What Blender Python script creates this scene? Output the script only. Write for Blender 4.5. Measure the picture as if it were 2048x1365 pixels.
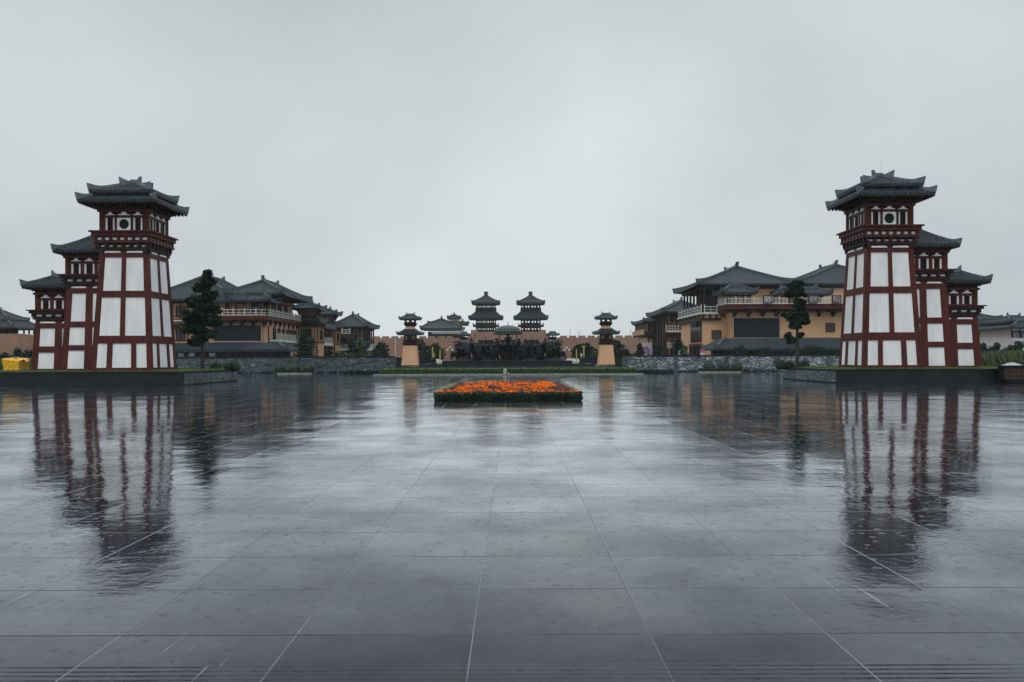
import bpy, bmesh, math, random
from mathutils import Vector, Matrix
R = math.radians
random.seed(7)
scene = bpy.context.scene
for _o in list(bpy.data.objects): bpy.data.objects.remove(_o)
COL = scene.collection

# ------------------------------------------------------------------ camera
F = 1620.0; HOR = 716.0; EYE = 1.6; ROLL = 0.0034
cam = bpy.data.cameras.new('camera'); camo = bpy.data.objects.new('camera', cam); COL.objects.link(camo)
cam.sensor_width = 36; cam.lens = 36*F/2048; cam.shift_y = (HOR-682.5)/2048
cam.clip_start = 0.1; cam.clip_end = 5000
camo.location = (0, 0, EYE); camo.rotation_euler = (R(90), ROLL, 0)
scene.camera = camo

def X(px, D): return (px-1024)/F*D
def Z(px, py, D): return EYE + (HOR-(py+(px-1024)*ROLL))/F*D

# ------------------------------------------------------------------ world, sun, exposure
w = bpy.data.worlds.new('World'); scene.world = w; w.use_nodes = True
nt = w.node_tree; nt.nodes.clear()
N = nt.nodes.new; L = nt.links.new
SUN_EL, SUN_ROT = R(55), R(200)
out = N('ShaderNodeOutputWorld'); mixs = N('ShaderNodeMixShader'); b1 = N('ShaderNodeBackground'); b2 = N('ShaderNodeBackground')
sky = N('ShaderNodeTexSky'); sky.sky_type = 'NISHITA'; sky.sun_disc = False; sky.sun_elevation = SUN_EL; sky.sun_rotation = SUN_ROT
sky.air_density = 1; sky.dust_density = 4
L(sky.outputs[0], b1.inputs[0]); b1.inputs[1].default_value = 0.08
tc = N('ShaderNodeTexCoord'); sp = N('ShaderNodeSeparateXYZ'); L(tc.outputs['Generated'], sp.inputs[0])
ad = N('ShaderNodeMath'); ad.operation = 'ADD'; L(sp.outputs[2], ad.inputs[0]); ad.inputs[1].default_value = 0.55
ab = N('ShaderNodeMath'); ab.operation = 'MAXIMUM'; L(ad.outputs[0], ab.inputs[0]); ab.inputs[1].default_value = 0.2
dx = N('ShaderNodeMath'); dx.operation = 'DIVIDE'; L(sp.outputs[0], dx.inputs[0]); L(ab.outputs[0], dx.inputs[1])
dy = N('ShaderNodeMath'); dy.operation = 'DIVIDE'; L(sp.outputs[1], dy.inputs[0]); L(ab.outputs[0], dy.inputs[1])
cb = N('ShaderNodeCombineXYZ'); L(dx.outputs[0], cb.inputs[0]); L(dy.outputs[0], cb.inputs[1])
n1 = N('ShaderNodeTexNoise'); n1.inputs['Scale'].default_value = 1.15; n1.inputs['Detail'].default_value = 5; n1.inputs['Roughness'].default_value = 0.45; n1.inputs['Distortion'].default_value = 0.15
L(cb.outputs[0], n1.inputs['Vector'])
rp = N('ShaderNodeValToRGB'); rp.color_ramp.elements[0].position = 0.33; rp.color_ramp.elements[1].position = 0.66
rp.color_ramp.elements[0].color = (0.405, 0.445, 0.462, 1); rp.color_ramp.elements[1].color = (0.632, 0.672, 0.672, 1)
L(n1.outputs[0], rp.inputs[0])
zr = N('ShaderNodeMapRange'); zr.inputs['From Min'].default_value = 0.42; zr.inputs['From Max'].default_value = 1.0
zr.inputs['To Min'].default_value = 1.0; zr.inputs['To Max'].default_value = 2.25
L(sp.outputs[2], zr.inputs[0])
# the overcast is brighter low behind the gate and greyer higher up
zr2 = N('ShaderNodeMapRange'); zr2.inputs['From Min'].default_value = 0.0; zr2.inputs['From Max'].default_value = 0.42
zr2.inputs['To Min'].default_value = 1.07; zr2.inputs['To Max'].default_value = 0.9
L(sp.outputs[2], zr2.inputs[0])
mm = N('ShaderNodeMath'); mm.operation = 'MULTIPLY'; L(zr.outputs[0], mm.inputs[0]); L(zr2.outputs[0], mm.inputs[1])
L(rp.outputs[0], b2.inputs[0]); L(mm.outputs[0], b2.inputs[1])
mixs.inputs[0].default_value = 0.94
L(b1.outputs[0], mixs.inputs[1]); L(b2.outputs[0], mixs.inputs[2]); L(mixs.outputs[0], out.inputs[0])

sl = bpy.data.lights.new('sun', 'SUN'); sl.energy = 0.5; sl.angle = R(25); sl.color = (1, 0.98, 0.95)
so = bpy.data.objects.new('sun', sl); COL.objects.link(so)
so.rotation_euler = (R(90)-SUN_EL, 0, R(180)-SUN_ROT)
scene.view_settings.view_transform = 'Standard'; scene.view_settings.look = 'None'
scene.view_settings.exposure = 0.34; scene.view_settings.gamma = 1.0
scene.render.engine = 'CYCLES'

# ------------------------------------------------------------------ materials
def mat(name, col, rough=0.6, var=0.25, scale=2.0, bump=0.0, bscale=None, spec=0.5, metal=0.0, dirt=None, stretch=None):
    m = bpy.data.materials.new(name); m.use_nodes = True; t = m.node_tree
    b = t.nodes['Principled BSDF']; b.inputs['Roughness'].default_value = rough; b.inputs['Metallic'].default_value = metal
    b.inputs['Specular IOR Level'].default_value = spec
    tc = t.nodes.new('ShaderNodeTexCoord'); src = tc.outputs['Object']
    if stretch:
        mp = t.nodes.new('ShaderNodeMapping'); mp.inputs['Scale'].default_value = stretch; t.links.new(src, mp.inputs[0]); src = mp.outputs[0]
    n = t.nodes.new('ShaderNodeTexNoise'); n.inputs['Scale'].default_value = scale; n.inputs['Detail'].default_value = 6; n.inputs['Roughness'].default_value = .6
    t.links.new(src, n.inputs['Vector'])
    r = t.nodes.new('ShaderNodeValToRGB'); e = r.color_ramp.elements
    e[0].position = .3; e[1].position = .7
    c0 = dirt if dirt else tuple(c*(1-var) for c in col)
    e[0].color = (*c0, 1); e[1].color = (*[min(1, c*(1+var)) for c in col], 1)
    t.links.new(n.outputs[0], r.inputs[0]); t.links.new(r.outputs[0], b.inputs['Base Color'])
    if bump:
        n2 = t.nodes.new('ShaderNodeTexNoise'); n2.inputs['Scale'].default_value = bscale or scale*6; n2.inputs['Detail'].default_value = 4
        t.links.new(src, n2.inputs['Vector'])
        bp = t.nodes.new('ShaderNodeBump'); bp.inputs['Strength'].default_value = bump; bp.inputs['Distance'].default_value = .02
        t.links.new(n2.outputs[0], bp.inputs['Height']); t.links.new(bp.outputs[0], b.inputs['Normal'])
    return m
M = {}
M['tile'] = mat('roof_tile', (.018, .031, .041), .45, .8, 5, .4, spec=.3)
M['ridge'] = mat('ridge_mortar', (.115, .15, .17), .6, .35, 2.5, .3, spec=.3)
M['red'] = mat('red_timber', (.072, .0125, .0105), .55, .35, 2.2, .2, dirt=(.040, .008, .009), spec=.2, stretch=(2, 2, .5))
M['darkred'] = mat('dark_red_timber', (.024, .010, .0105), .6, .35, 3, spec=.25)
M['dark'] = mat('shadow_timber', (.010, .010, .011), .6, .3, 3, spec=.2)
M['white'] = mat('white_plaster', (.83, .83, .83), .6, .03, 1.6, .1, dirt=(.66, .67, .68), stretch=(1.6, 1.6, .22))
M['tan'] = mat('tan_plaster', (.46, .27, .165), .7, .12, .5, .1)
M['orange'] = mat('ochre_plaster', (.62, .37, .21), .7, .09, .35, .1, stretch=(1, 1, .35))
M['rail'] = mat('white_stone_railing', (.55, .55, .54), .6, .12, 3)
M['darkstone'] = mat('dark_wet_stone', (.007, .012, .018), .5, .5, 1.5, .4, stretch=(1, 1, 2), spec=.25)
M['stone'] = mat('grey_granite', (.20, .205, .20), .45, .25, 2, .2)
M['ridge2'] = mat('weathered_ridge', (.07, .088, .098), .55, .4, 4, .2, spec=.3)
M['bronze'] = mat('dark_bronze', (.006, .009, .011), .5, .4, 4, .3, spec=.2)
M['led'] = mat('screen_off', (.009, .017, .022), .5, .1, 2, spec=.2)
M['screenframe'] = mat('screen_frame', (.42, .27, .22), .5, .1, 2)
M['glass'] = mat('window_glass', (.02, .026, .03), .08, .3, 1)
M['leaf'] = mat('tree_leaf', (.014, .037, .021), .6, .75, 3.5, spec=.25)
M['leaf2'] = mat('pale_leaf', (.040, .078, .030), .55, .5, 1.2)
M['leaf3'] = mat('shrub_leaf', (.011, .029, .018), .6, .7, 3, spec=.25)
M['hedge'] = mat('hedge_leaf', (.05, .095, .03), .5, .5, 5)
M['grass'] = mat('grass', (.10, .17, .03), .7, .5, 6)
M['reed'] = mat('dry_grass', (.06, .08, .028), .7, .6, 3)
M['bark'] = mat('bark', (.035, .030, .026), .8, .4, 6, .5)
M['petal'] = mat('orange_petal', (.90, .135, .003), .9, .35, 9, spec=.1)
M['petal2'] = mat('dark_red_petal', (.075, .010, .012), .6, .4, 6)
M['petal3'] = mat('yellow_green_leaf', (.16, .17, .035), .6, .4, 6)
M['soil'] = mat('soil', (.012, .012, .010), .9, .4, 6)
M['tarp'] = mat('yellow_tarp', (.80, .44, .01), .35, .2, 5, .5)
M['plastic'] = mat('pale_plastic', (.4, .45, .47), .3, .3, 6)
M['iron'] = mat('lamp_metal', (.10, .10, .10), .5, .2, 5)
M['banner'] = mat('yellow_banner', (.45, .38, .08), .6, .2, 5)
M['lampglass'] = mat('lamp_glass', (.6, .6, .57), .3, .1, 5)
M['ink'] = mat('sign_ink', (.05, .03, .028), .6, .2, 5)
M['paper'] = mat('sign_board', (.5, .5, .47), .6, .2, 4)
M['pink'] = mat('magenta_print', (.45, .08, .2), .5, .3, 5)
M['violet'] = mat('violet_print', (.25, .2, .5), .5, .3, 5)
M['wood'] = mat('weathered_wood', (.06, .032, .022), .7, .4, 4)

def tilemat():
    m = bpy.data.materials.new('far_tile'); m.use_nodes = True; t = m.node_tree; b = t.nodes['Principled BSDF']
    b.inputs['Base Color'].default_value = (.055, .068, .076, 1); b.inputs['Roughness'].default_value = .42
    return m
def brickmat():
    m = bpy.data.materials.new('brick_courses'); m.use_nodes = True; t = m.node_tree; b = t.nodes['Principled BSDF']
    tc = t.nodes.new('ShaderNodeTexCoord'); mp = t.nodes.new('ShaderNodeMapping'); mp.inputs['Rotation'].default_value = (R(90), 0, 0)
    t.links.new(tc.outputs['Object'], mp.inputs[0])
    br = t.nodes.new('ShaderNodeTexBrick'); br.inputs['Color1'].default_value = (.35, .20, .13, 1); br.inputs['Color2'].default_value = (.29, .165, .11, 1)
    br.inputs['Mortar'].default_value = (.20, .12, .09, 1); br.inputs['Scale'].default_value = 1; br.inputs['Brick Width'].default_value = 1.3
    br.inputs['Row Height'].default_value = .5; br.inputs['Mortar Size'].default_value = .05
    t.links.new(mp.outputs[0], br.inputs['Vector'])
    n = t.nodes.new('ShaderNodeTexNoise'); n.inputs['Scale'].default_value = .25; n.inputs['Detail'].default_value = 6; t.links.new(tc.outputs['Object'], n.inputs['Vector'])
    r = t.nodes.new('ShaderNodeValToRGB'); r.color_ramp.elements[0].color = (.72, .75, .8, 1); r.color_ramp.elements[1].color = (1.15, 1.1, 1.05, 1); t.links.new(n.outputs[0], r.inputs[0])
    mx = t.nodes.new('ShaderNodeMixRGB'); mx.blend_type = 'MULTIPLY'; mx.inputs[0].default_value = 1
    t.links.new(br.outputs[0], mx.inputs[1]); t.links.new(r.outputs[0], mx.inputs[2]); t.links.new(mx.outputs[0], b.inputs['Base Color'])
    b.inputs['Roughness'].default_value = .75
    return m
M['brick'] = brickmat()
def ashlarmat():
    m = bpy.data.materials.new('dark_ashlar'); m.use_nodes = True; t = m.node_tree; b = t.nodes['Principled BSDF']
    tc = t.nodes.new('ShaderNodeTexCoord'); mp = t.nodes.new('ShaderNodeMapping'); mp.inputs['Rotation'].default_value = (R(90), 0, 0); t.links.new(tc.outputs['Object'], mp.inputs[0])
    br = t.nodes.new('ShaderNodeTexBrick'); br.inputs['Color1'].default_value = (.006, .010, .014, 1); br.inputs['Color2'].default_value = (.013, .019, .024, 1); br.inputs['Mortar'].default_value = (.004, .006, .008, 1)
    br.inputs['Scale'].default_value = 1; br.inputs['Brick Width'].default_value = 1.1; br.inputs['Row Height'].default_value = .39; br.inputs['Mortar Size'].default_value = .015; br.inputs['Bias'].default_value = -.3
    t.links.new(mp.outputs[0], br.inputs['Vector']); t.links.new(br.outputs[0], b.inputs['Base Color']); b.inputs['Roughness'].default_value = .5; b.inputs['Specular IOR Level'].default_value = .25
    return m
M['ashlar'] = ashlarmat()
def reliefmat(name, base, line, seed):
    m = bpy.data.materials.new(name); m.use_nodes = True; t = m.node_tree; b = t.nodes['Principled BSDF']; l = t.links.new
    tc = t.nodes.new('ShaderNodeTexCoord'); mp = t.nodes.new('ShaderNodeMapping'); mp.inputs['Location'].default_value = (seed, seed*.7, 0)
    l(tc.outputs['Object'], mp.inputs[0])
    wv = t.nodes.new('ShaderNodeTexWave'); wv.bands_direction = 'Z'; wv.inputs['Scale'].default_value = 1.3; wv.inputs['Distortion'].default_value = 14; wv.inputs['Detail'].default_value = 2.5; wv.inputs['Detail Scale'].default_value = 1.3
    l(mp.outputs[0], wv.inputs['Vector'])
    vo = t.nodes.new('ShaderNodeTexVoronoi'); vo.feature = 'DISTANCE_TO_EDGE'; vo.inputs['Scale'].default_value = 2.3
    nz = t.nodes.new('ShaderNodeTexNoise'); nz.inputs['Scale'].default_value = 1.5; nz.inputs['Detail'].default_value = 4; l(mp.outputs[0], nz.inputs['Vector'])
    va = t.nodes.new('ShaderNodeMixRGB'); va.inputs[0].default_value = .6; l(mp.outputs[0], va.inputs[1]); l(nz.outputs[1], va.inputs[2]); l(va.outputs[0], vo.inputs['Vector'])
    r1 = t.nodes.new('ShaderNodeValToRGB'); r1.color_ramp.elements[0].position = .22; r1.color_ramp.elements[1].position = .5; l(wv.outputs[1], r1.inputs[0])
    r2 = t.nodes.new('ShaderNodeValToRGB'); r2.color_ramp.elements[0].position = .02; r2.color_ramp.elements[1].position = .12; l(vo.outputs[0], r2.inputs[0])
    mu = t.nodes.new('ShaderNodeMath'); mu.operation = 'MULTIPLY'; l(r1.outputs[0], mu.inputs[0]); l(r2.outputs[0], mu.inputs[1])
    n3 = t.nodes.new('ShaderNodeTexNoise'); n3.inputs['Scale'].default_value = .5; n3.inputs['Detail'].default_value = 5; l(mp.outputs[0], n3.inputs['Vector'])
    r3 = t.nodes.new('ShaderNodeValToRGB'); r3.color_ramp.elements[0].position = .35; r3.color_ramp.elements[1].position = .65; r3.color_ramp.elements[0].color = (*[c*.55 for c in base], 1); r3.color_ramp.elements[1].color = (*base, 1); l(n3.outputs[0], r3.inputs[0])
    mx = t.nodes.new('ShaderNodeMixRGB'); mx.inputs[1].default_value = (*line, 1); l(mu.outputs[0], mx.inputs[0]); l(r3.outputs[0], mx.inputs[2]); l(mx.outputs[0], b.inputs['Base Color'])
    bp = t.nodes.new('ShaderNodeBump'); bp.inputs['Strength'].default_value = .8; bp.inputs['Distance'].default_value = .05; l(mu.outputs[0], bp.inputs['Height']); l(bp.outputs[0], b.inputs['Normal'])
    b.inputs['Roughness'].default_value = .5
    return m
M['relief'] = reliefmat('carved_slate', (.115, .165, .185), (.022, .035, .042), 3)
M['relief2'] = reliefmat('carved_grey_stone', (.42, .50, .53), (.035, .055, .065), 11)

def plazamat():
    m = bpy.data.materials.new('wet_paving'); m.use_nodes = True; t = m.node_tree; b = t.nodes['Principled BSDF']; l = t.links.new
    nn = t.nodes.new
    def math_(op, a, c=None, d=None):
        n = nn('ShaderNodeMath'); n.operation = op
        for i, v in enumerate((a, c, d)):
            if v is None: continue
            if isinstance(v, (int, float)): n.inputs[i].default_value = v
            else: l(v, n.inputs[i])
        return n.outputs[0]
    tc = nn('ShaderNodeTexCoord'); P = tc.outputs['Object']; s = nn('ShaderNodeSeparateXYZ'); l(P, s.inputs[0]); x, y = s.outputs[0], s.outputs[1]
    SX, SY, X0, Y0 = 1.02, .92, -.23, 5.61
    u = math_('DIVIDE', math_('SUBTRACT', x, X0), SX); v = math_('DIVIDE', math_('SUBTRACT', y, Y0), SY)
    fu, fv = math_('FRACT', u), math_('FRACT', v)
    cell = nn('ShaderNodeCombineXYZ'); l(math_('FLOOR', u), cell.inputs[0]); l(math_('FLOOR', v), cell.inputs[1])
    wn = nn('ShaderNodeTexWhiteNoise'); wn.noise_dimensions = '2D'; l(cell.outputs[0], wn.inputs['Vector'])
    rnd = nn('ShaderNodeSeparateXYZ'); l(wn.outputs['Color'], rnd.inputs[0])
    du = math_('MULTIPLY', math_('MINIMUM', fu, math_('SUBTRACT', 1, fu)), SX)
    dv = math_('MULTIPLY', math_('MINIMUM', fv, math_('SUBTRACT', 1, fv)), SY)
    def noise(sc, det=4, vec=P, rough=.55, dist=0):
        n = nn('ShaderNodeTexNoise'); n.inputs['Scale'].default_value = sc; n.inputs['Detail'].default_value = det; n.inputs['Roughness'].default_value = rough; n.inputs['Distortion'].default_value = dist
        l(vec, n.inputs['Vector']); return n.outputs[0]
    def mr(v, a, c, d=0., e=1.):
        n = nn('ShaderNodeMapRange'); l(v, n.inputs[0]); n.inputs[1].default_value = a; n.inputs[2].default_value = c; n.inputs[3].default_value = d; n.inputs[4].default_value = e; return n.outputs[0]
    vis1 = mr(noise(.8, 3), .42, .6); vis2 = mr(noise(.55, 2, rough=.4), .50, .56)
    ju = math_('MULTIPLY', mr(du, .004, .008, 1, 0), math_('ADD', math_('MULTIPLY', vis1, .72), .22))
    rowon = math_('GREATER_THAN', rnd.outputs[0], .45)
    jv = math_('MULTIPLY', mr(dv, .005, .010, 1, 0), math_('ADD', math_('MULTIPLY', vis2, .8), .14))
    joint = math_('MAXIMUM', ju, jv)
    # base colour: slate with per-slab tone, scratches, pale mortar in the long joints
    tone = math_('ADD', math_('MULTIPLY', rnd.outputs[1], .35), .8)
    cr = nn('ShaderNodeValToRGB'); cr.color_ramp.elements[0].position = .3; cr.color_ramp.elements[1].position = .75
    cr.color_ramp.elements[0].color = (.010, .013, .018, 1); cr.color_ramp.elements[1].color = (.022, .027, .036, 1)
    l(noise(1.3, 8, rough=.7), cr.inputs[0])
    mul = nn('ShaderNodeMixRGB'); mul.blend_type = 'MULTIPLY'; mul.inputs[0].default_value = 1; l(cr.outputs[0], mul.inputs[1]); l(tone, mul.inputs[2])
    mp = nn('ShaderNodeMapping'); mp.inputs['Rotation'].default_value = (0, 0, R(33)); mp.inputs['Scale'].default_value = (9, .35, 1); l(P, mp.inputs[0])
    scr = math_('MULTIPLY', mr(noise(2.2, 6, mp.outputs[0], .6), .64, .69), mr(noise(.6, 1), .56, .62))
    mj = nn('ShaderNodeMixRGB'); l(ju, mj.inputs[0]); l(mul.outputs[0], mj.inputs[1]); mj.inputs[2].default_value = (.17, .185, .205, 1)
    ms = nn('ShaderNodeMixRGB'); l(math_('MULTIPLY', scr, .9), ms.inputs[0]); l(mj.outputs[0], ms.inputs[1]); ms.inputs[2].default_value = (.25, .265, .285, 1)
    mk = nn('ShaderNodeMixRGB'); l(jv, mk.inputs[0]); l(ms.outputs[0], mk.inputs[1]); mk.inputs[2].default_value = (.012, .014, .017, 1)
    l(mk.outputs[0], b.inputs['Base Color'])
    # roughness: middle lanes brushed, the side strips polished and flooded
    side = mr(math_('ABSOLUTE', x), 3.84, 3.86)
    pud = mr(noise(.35, 4), .40, .62)
    ro = math_('ADD', math_('MULTIPLY', pud, -.05), math_('ADD', .12, math_('MULTIPLY', side, -.05)))
    ro = math_('ADD', ro, math_('MULTIPLY', math_('SUBTRACT', rnd.outputs[2], .5), .02))
    ro = math_('MAXIMUM', math_('ADD', ro, math_('MULTIPLY', joint, .25)), .02)
    b.inputs['Roughness'].default_value = .9; b.inputs['Specular IOR Level'].default_value = 0; gl = nn('ShaderNodeBsdfGlossy'); gl.inputs['Color'].default_value = (.93, .965, 1, 1); l(ro, gl.inputs['Roughness'])
    # surface: ripples, raindrop rings, joints
    rip = noise(9, 3, P, .6, .4); rip2 = noise(1.6, 2, P, .5)
    vo = nn('ShaderNodeTexVoronoi'); vo.voronoi_dimensions = '2D'; vo.inputs['Scale'].default_value = 6.5; l(P, vo.inputs['Vector'])
    d = vo.outputs['Distance']; rs = nn('ShaderNodeSeparateXYZ'); l(vo.outputs['Color'], rs.inputs[0])
    rad = math_('MULTIPLY', rs.outputs[0], .17)
    ring = math_('MULTIPLY', math_('SINE', math_('MULTIPLY', d, 105.)), mr(math_('ABSOLUTE', math_('SUBTRACT', d, rad)), 0, .06, 1, 0))
    ring = math_('MULTIPLY', ring, math_('GREATER_THAN', rs.outputs[1], .55))
    h = math_('ADD', math_('MULTIPLY', rip, .0017), math_('MULTIPLY', rip2, .0045))
    h = math_('ADD', h, math_('MULTIPLY', noise(.33, 3, P, .5), .020))
    near = math_('LESS_THAN', y, 4.24); grv = math_('MULTIPLY', near, math_('SINE', math_('MULTIPLY', y, 110.)))
    h = math_('ADD', h, math_('MULTIPLY', grv, .0012))
    h = math_('ADD', h, math_('MULTIPLY', ring, .0008))
    h = math_('SUBTRACT', h, math_('MULTIPLY', joint, .004))
    bp = nn('ShaderNodeBump'); bp.inputs['Strength'].default_value = 1; bp.inputs['Distance'].default_value = 1; l(h, bp.inputs['Height'])
    # slight tilt of each slab
    tl = nn('ShaderNodeCombineXYZ'); l(math_('MULTIPLY', math_('SUBTRACT', rnd.outputs[0], .5), .004), tl.inputs[0]); l(math_('MULTIPLY', math_('SUBTRACT', rnd.outputs[2], .5), .012), tl.inputs[1])
    va = nn('ShaderNodeVectorMath'); va.operation = 'ADD'; l(bp.outputs[0], va.inputs[0]); l(tl.outputs[0], va.inputs[1])
    vn = nn('ShaderNodeVectorMath'); vn.operation = 'NORMALIZE'; l(va.outputs[0], vn.inputs[0]); l(vn.outputs[0], b.inputs['Normal']); l(vn.outputs[0], gl.inputs['Normal'])
    # water film over dark stone: reflectance climbs steeply towards grazing
    fn = nn('ShaderNodeFresnel'); fn.inputs['IOR'].default_value = 1.33
    fc = nn('ShaderNodeValToRGB'); e = fc.color_ramp.elements; e[0].position = .02; e[0].color = (.02,.02,.02,1); e[1].position = 1; e[1].color = (1,1,1,1)
    for p_, v_ in ((.115, .125), (.22, .34), (.35, .58), (.58, .80), (.8, .93)):
        q = e.new(p_); q.color = (v_, v_, v_, 1)
    l(fn.outputs[0], fc.inputs[0]); mxs = nn('ShaderNodeMixShader')
    f_ = math_('MULTIPLY', fc.outputs[0], math_('SUBTRACT', 1, math_('MULTIPLY', math_('MAXIMUM', math_('MULTIPLY', ju, .5), jv), .75)))
    f_ = math_('MULTIPLY', f_, math_('ADD', .93, math_('MULTIPLY', rnd.outputs[1], .10)))          # slab to slab
    f_ = math_('MULTIPLY', f_, mr(noise(.55, 5, P, .62), .38, .62, .74, 1.09))                       # puddles and drier patches
    f_ = math_('MULTIPLY', f_, mr(noise(14, 3, P, .7), .35, .65, .93, 1.05))                         # grain of the stone
    f_ = math_('MULTIPLY', f_, math_('SUBTRACT', 1, math_('MULTIPLY', scr, .5)))
    f_ = math_('MULTIPLY', f_, math_('SUBTRACT', 1, math_('MULTIPLY', math_('LESS_THAN', y, 4.69), .08)))   # first course is a different stone
    f_ = math_('MULTIPLY', f_, math_('ADD', 1, math_('MULTIPLY', grv, .10)))
    l(f_, mxs.inputs[0]); l(b.outputs[0], mxs.inputs[1]); l(gl.outputs[0], mxs.inputs[2]); l(mxs.outputs[0], t.nodes['Material Output'].inputs['Surface'])
    return m
M['plaza'] = plazamat()

# ------------------------------------------------------------------ mesh builder and tagging
class MB:
    def __init__(s): s.v = []; s.f = []; s.smooth = False; s.pieces = []
    def add(s, vs, fs):
        s.pieces.append((vs, fs)); o = len(s.v); s.v += [tuple(p) for p in vs]; s.f += [tuple(i+o for i in f) for f in fs]; return s
    def hexa(s, p):
        return s.add(p, [(0,3,2,1), (4,5,6,7), (0,1,5,4), (1,2,6,5), (2,3,7,6), (3,0,4,7)])
    def box(s, x0, x1, y0, y1, z0, z1):
        return s.hexa([(x0,y0,z0), (x1,y0,z0), (x1,y1,z0), (x0,y1,z0), (x0,y0,z1), (x1,y0,z1), (x1,y1,z1), (x0,y1,z1)])
    def fbox(s, T, a0, a1, d0, d1, z0, z1, taper=0, t2=0):      # T maps (along, outward, z); taper narrows the top
        return s.hexa([T(a0,d1,z0), T(a1,d1,z0), T(a1,d0,z0), T(a0,d0,z0), T(a0+taper,d1+t2,z1), T(a1-taper,d1+t2,z1), T(a1-taper,d0,z1), T(a0+taper,d0,z1)])
    def tube(s, pts, rad, n=6, caps=True):
        pts = [Vector(p) for p in pts]; rings = []
        for i, p in enumerate(pts):
            d = (pts[min(i+1, len(pts)-1)]-pts[max(i-1, 0)]).normalized()
            a = d.orthogonal().normalized() if abs(d.z) > .9 else d.cross(Vector((0,0,1))).normalized()
            b = d.cross(a); r = rad[i] if isinstance(rad, (list, tuple)) else rad
            rings.append([p+(a*math.cos(2*math.pi*k/n)+b*math.sin(2*math.pi*k/n))*r for k in range(n)])
        fs = []
        for i in range(len(pts)-1):
            for k in range(n): fs.append((i*n+k, i*n+(k+1)%n, (i+1)*n+(k+1)%n, (i+1)*n+k))
        if caps: fs += [tuple(range(n))[::-1], tuple((len(pts)-1)*n+k for k in range(n))]
        return s.add([q for r in rings for q in r], fs)
    def lathe(s, cx, cy, prof, n=12):
        vs = []; fs = []
        for r, z in prof: vs += [(cx+r*math.cos(2*math.pi*k/n), cy+r*math.sin(2*math.pi*k/n), z) for k in range(n)]
        for i in range(len(prof)-1):
            for k in range(n): fs.append((i*n+k, i*n+(k+1)%n, (i+1)*n+(k+1)%n, (i+1)*n+k))
        fs += [tuple(range(n))[::-1], tuple((len(prof)-1)*n+k for k in range(n))]
        return s.add(vs, fs)
    def build(s, name, m, parent=None, loc=None, recalc=True, smooth=False):
        me = bpy.data.meshes.new(name)
        off = Vector((0,0,0))
        if parent is not None: off = root_loc(parent)
        elif loc is not None: off = Vector(loc)
        me.from_pydata([tuple(Vector(p)-off) for p in s.v], [], s.f)
        if recalc:
            bm = bmesh.new(); bm.from_mesh(me); bmesh.ops.recalc_face_normals(bm, faces=bm.faces); bm.to_mesh(me); bm.free()
        for mm_ in (m if isinstance(m, list) else [m]): me.materials.append(M[mm_] if isinstance(mm_, str) else mm_)
        if smooth or s.smooth: me.polygons.foreach_set('use_smooth', [True]*len(me.polygons))
        o = bpy.data.objects.new(name, me); COL.objects.link(o)
        if parent is not None: o.parent = parent
        elif loc is not None: o.location = loc
        return o
def build_each(mb, name, m, parent):          # every added piece becomes an object of its own
    for vs, fs in mb.pieces:
        p = MB(); p.add(vs, fs); p.build(name, m, parent)
def root_loc(o):
    while o.parent: o = o.parent
    return Vector(o.location)
def tag(o, label, cat, group=None):
    o['label'] = label; o['category'] = cat
    if group: o['group'] = group
    return o
def thing(name, label, cat, loc, group=None):
    o = bpy.data.objects.new(name, None); o.empty_display_size = .2; COL.objects.link(o); o.location = loc
    return tag(o, label, cat, group)
def struct(o): o['kind'] = 'structure'; return o
def copy_tree(o, loc=None, label=None, scale=None):
    c = o.copy(); COL.objects.link(c)
    if loc is not None: c.location = loc
    if label: c['label'] = label
    if scale is not None: c.scale = scale
    for ch in o.children:
        d = ch.copy(); COL.objects.link(d); d.parent = c
        for g in ch.children:
            e = g.copy(); COL.objects.link(e); e.parent = d
    return c

# ------------------------------------------------------------------ ground
g = MB(); g.add([(-3000,-50,-.02), (3000,-50,-.02), (3000,4000,-.02), (-3000,4000,-.02)], [(0,1,2,3)])
struct(g.build('ground', mat('wet_asphalt', (.04, .043, .045), .35, .3, .2)))
g = MB(); g.add([(-220,-12,0), (220,-12,0), (220,104,0), (-220,104,0)], [(0,1,2,3)])
struct(g.build('plaza', 'plaza'))

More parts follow.
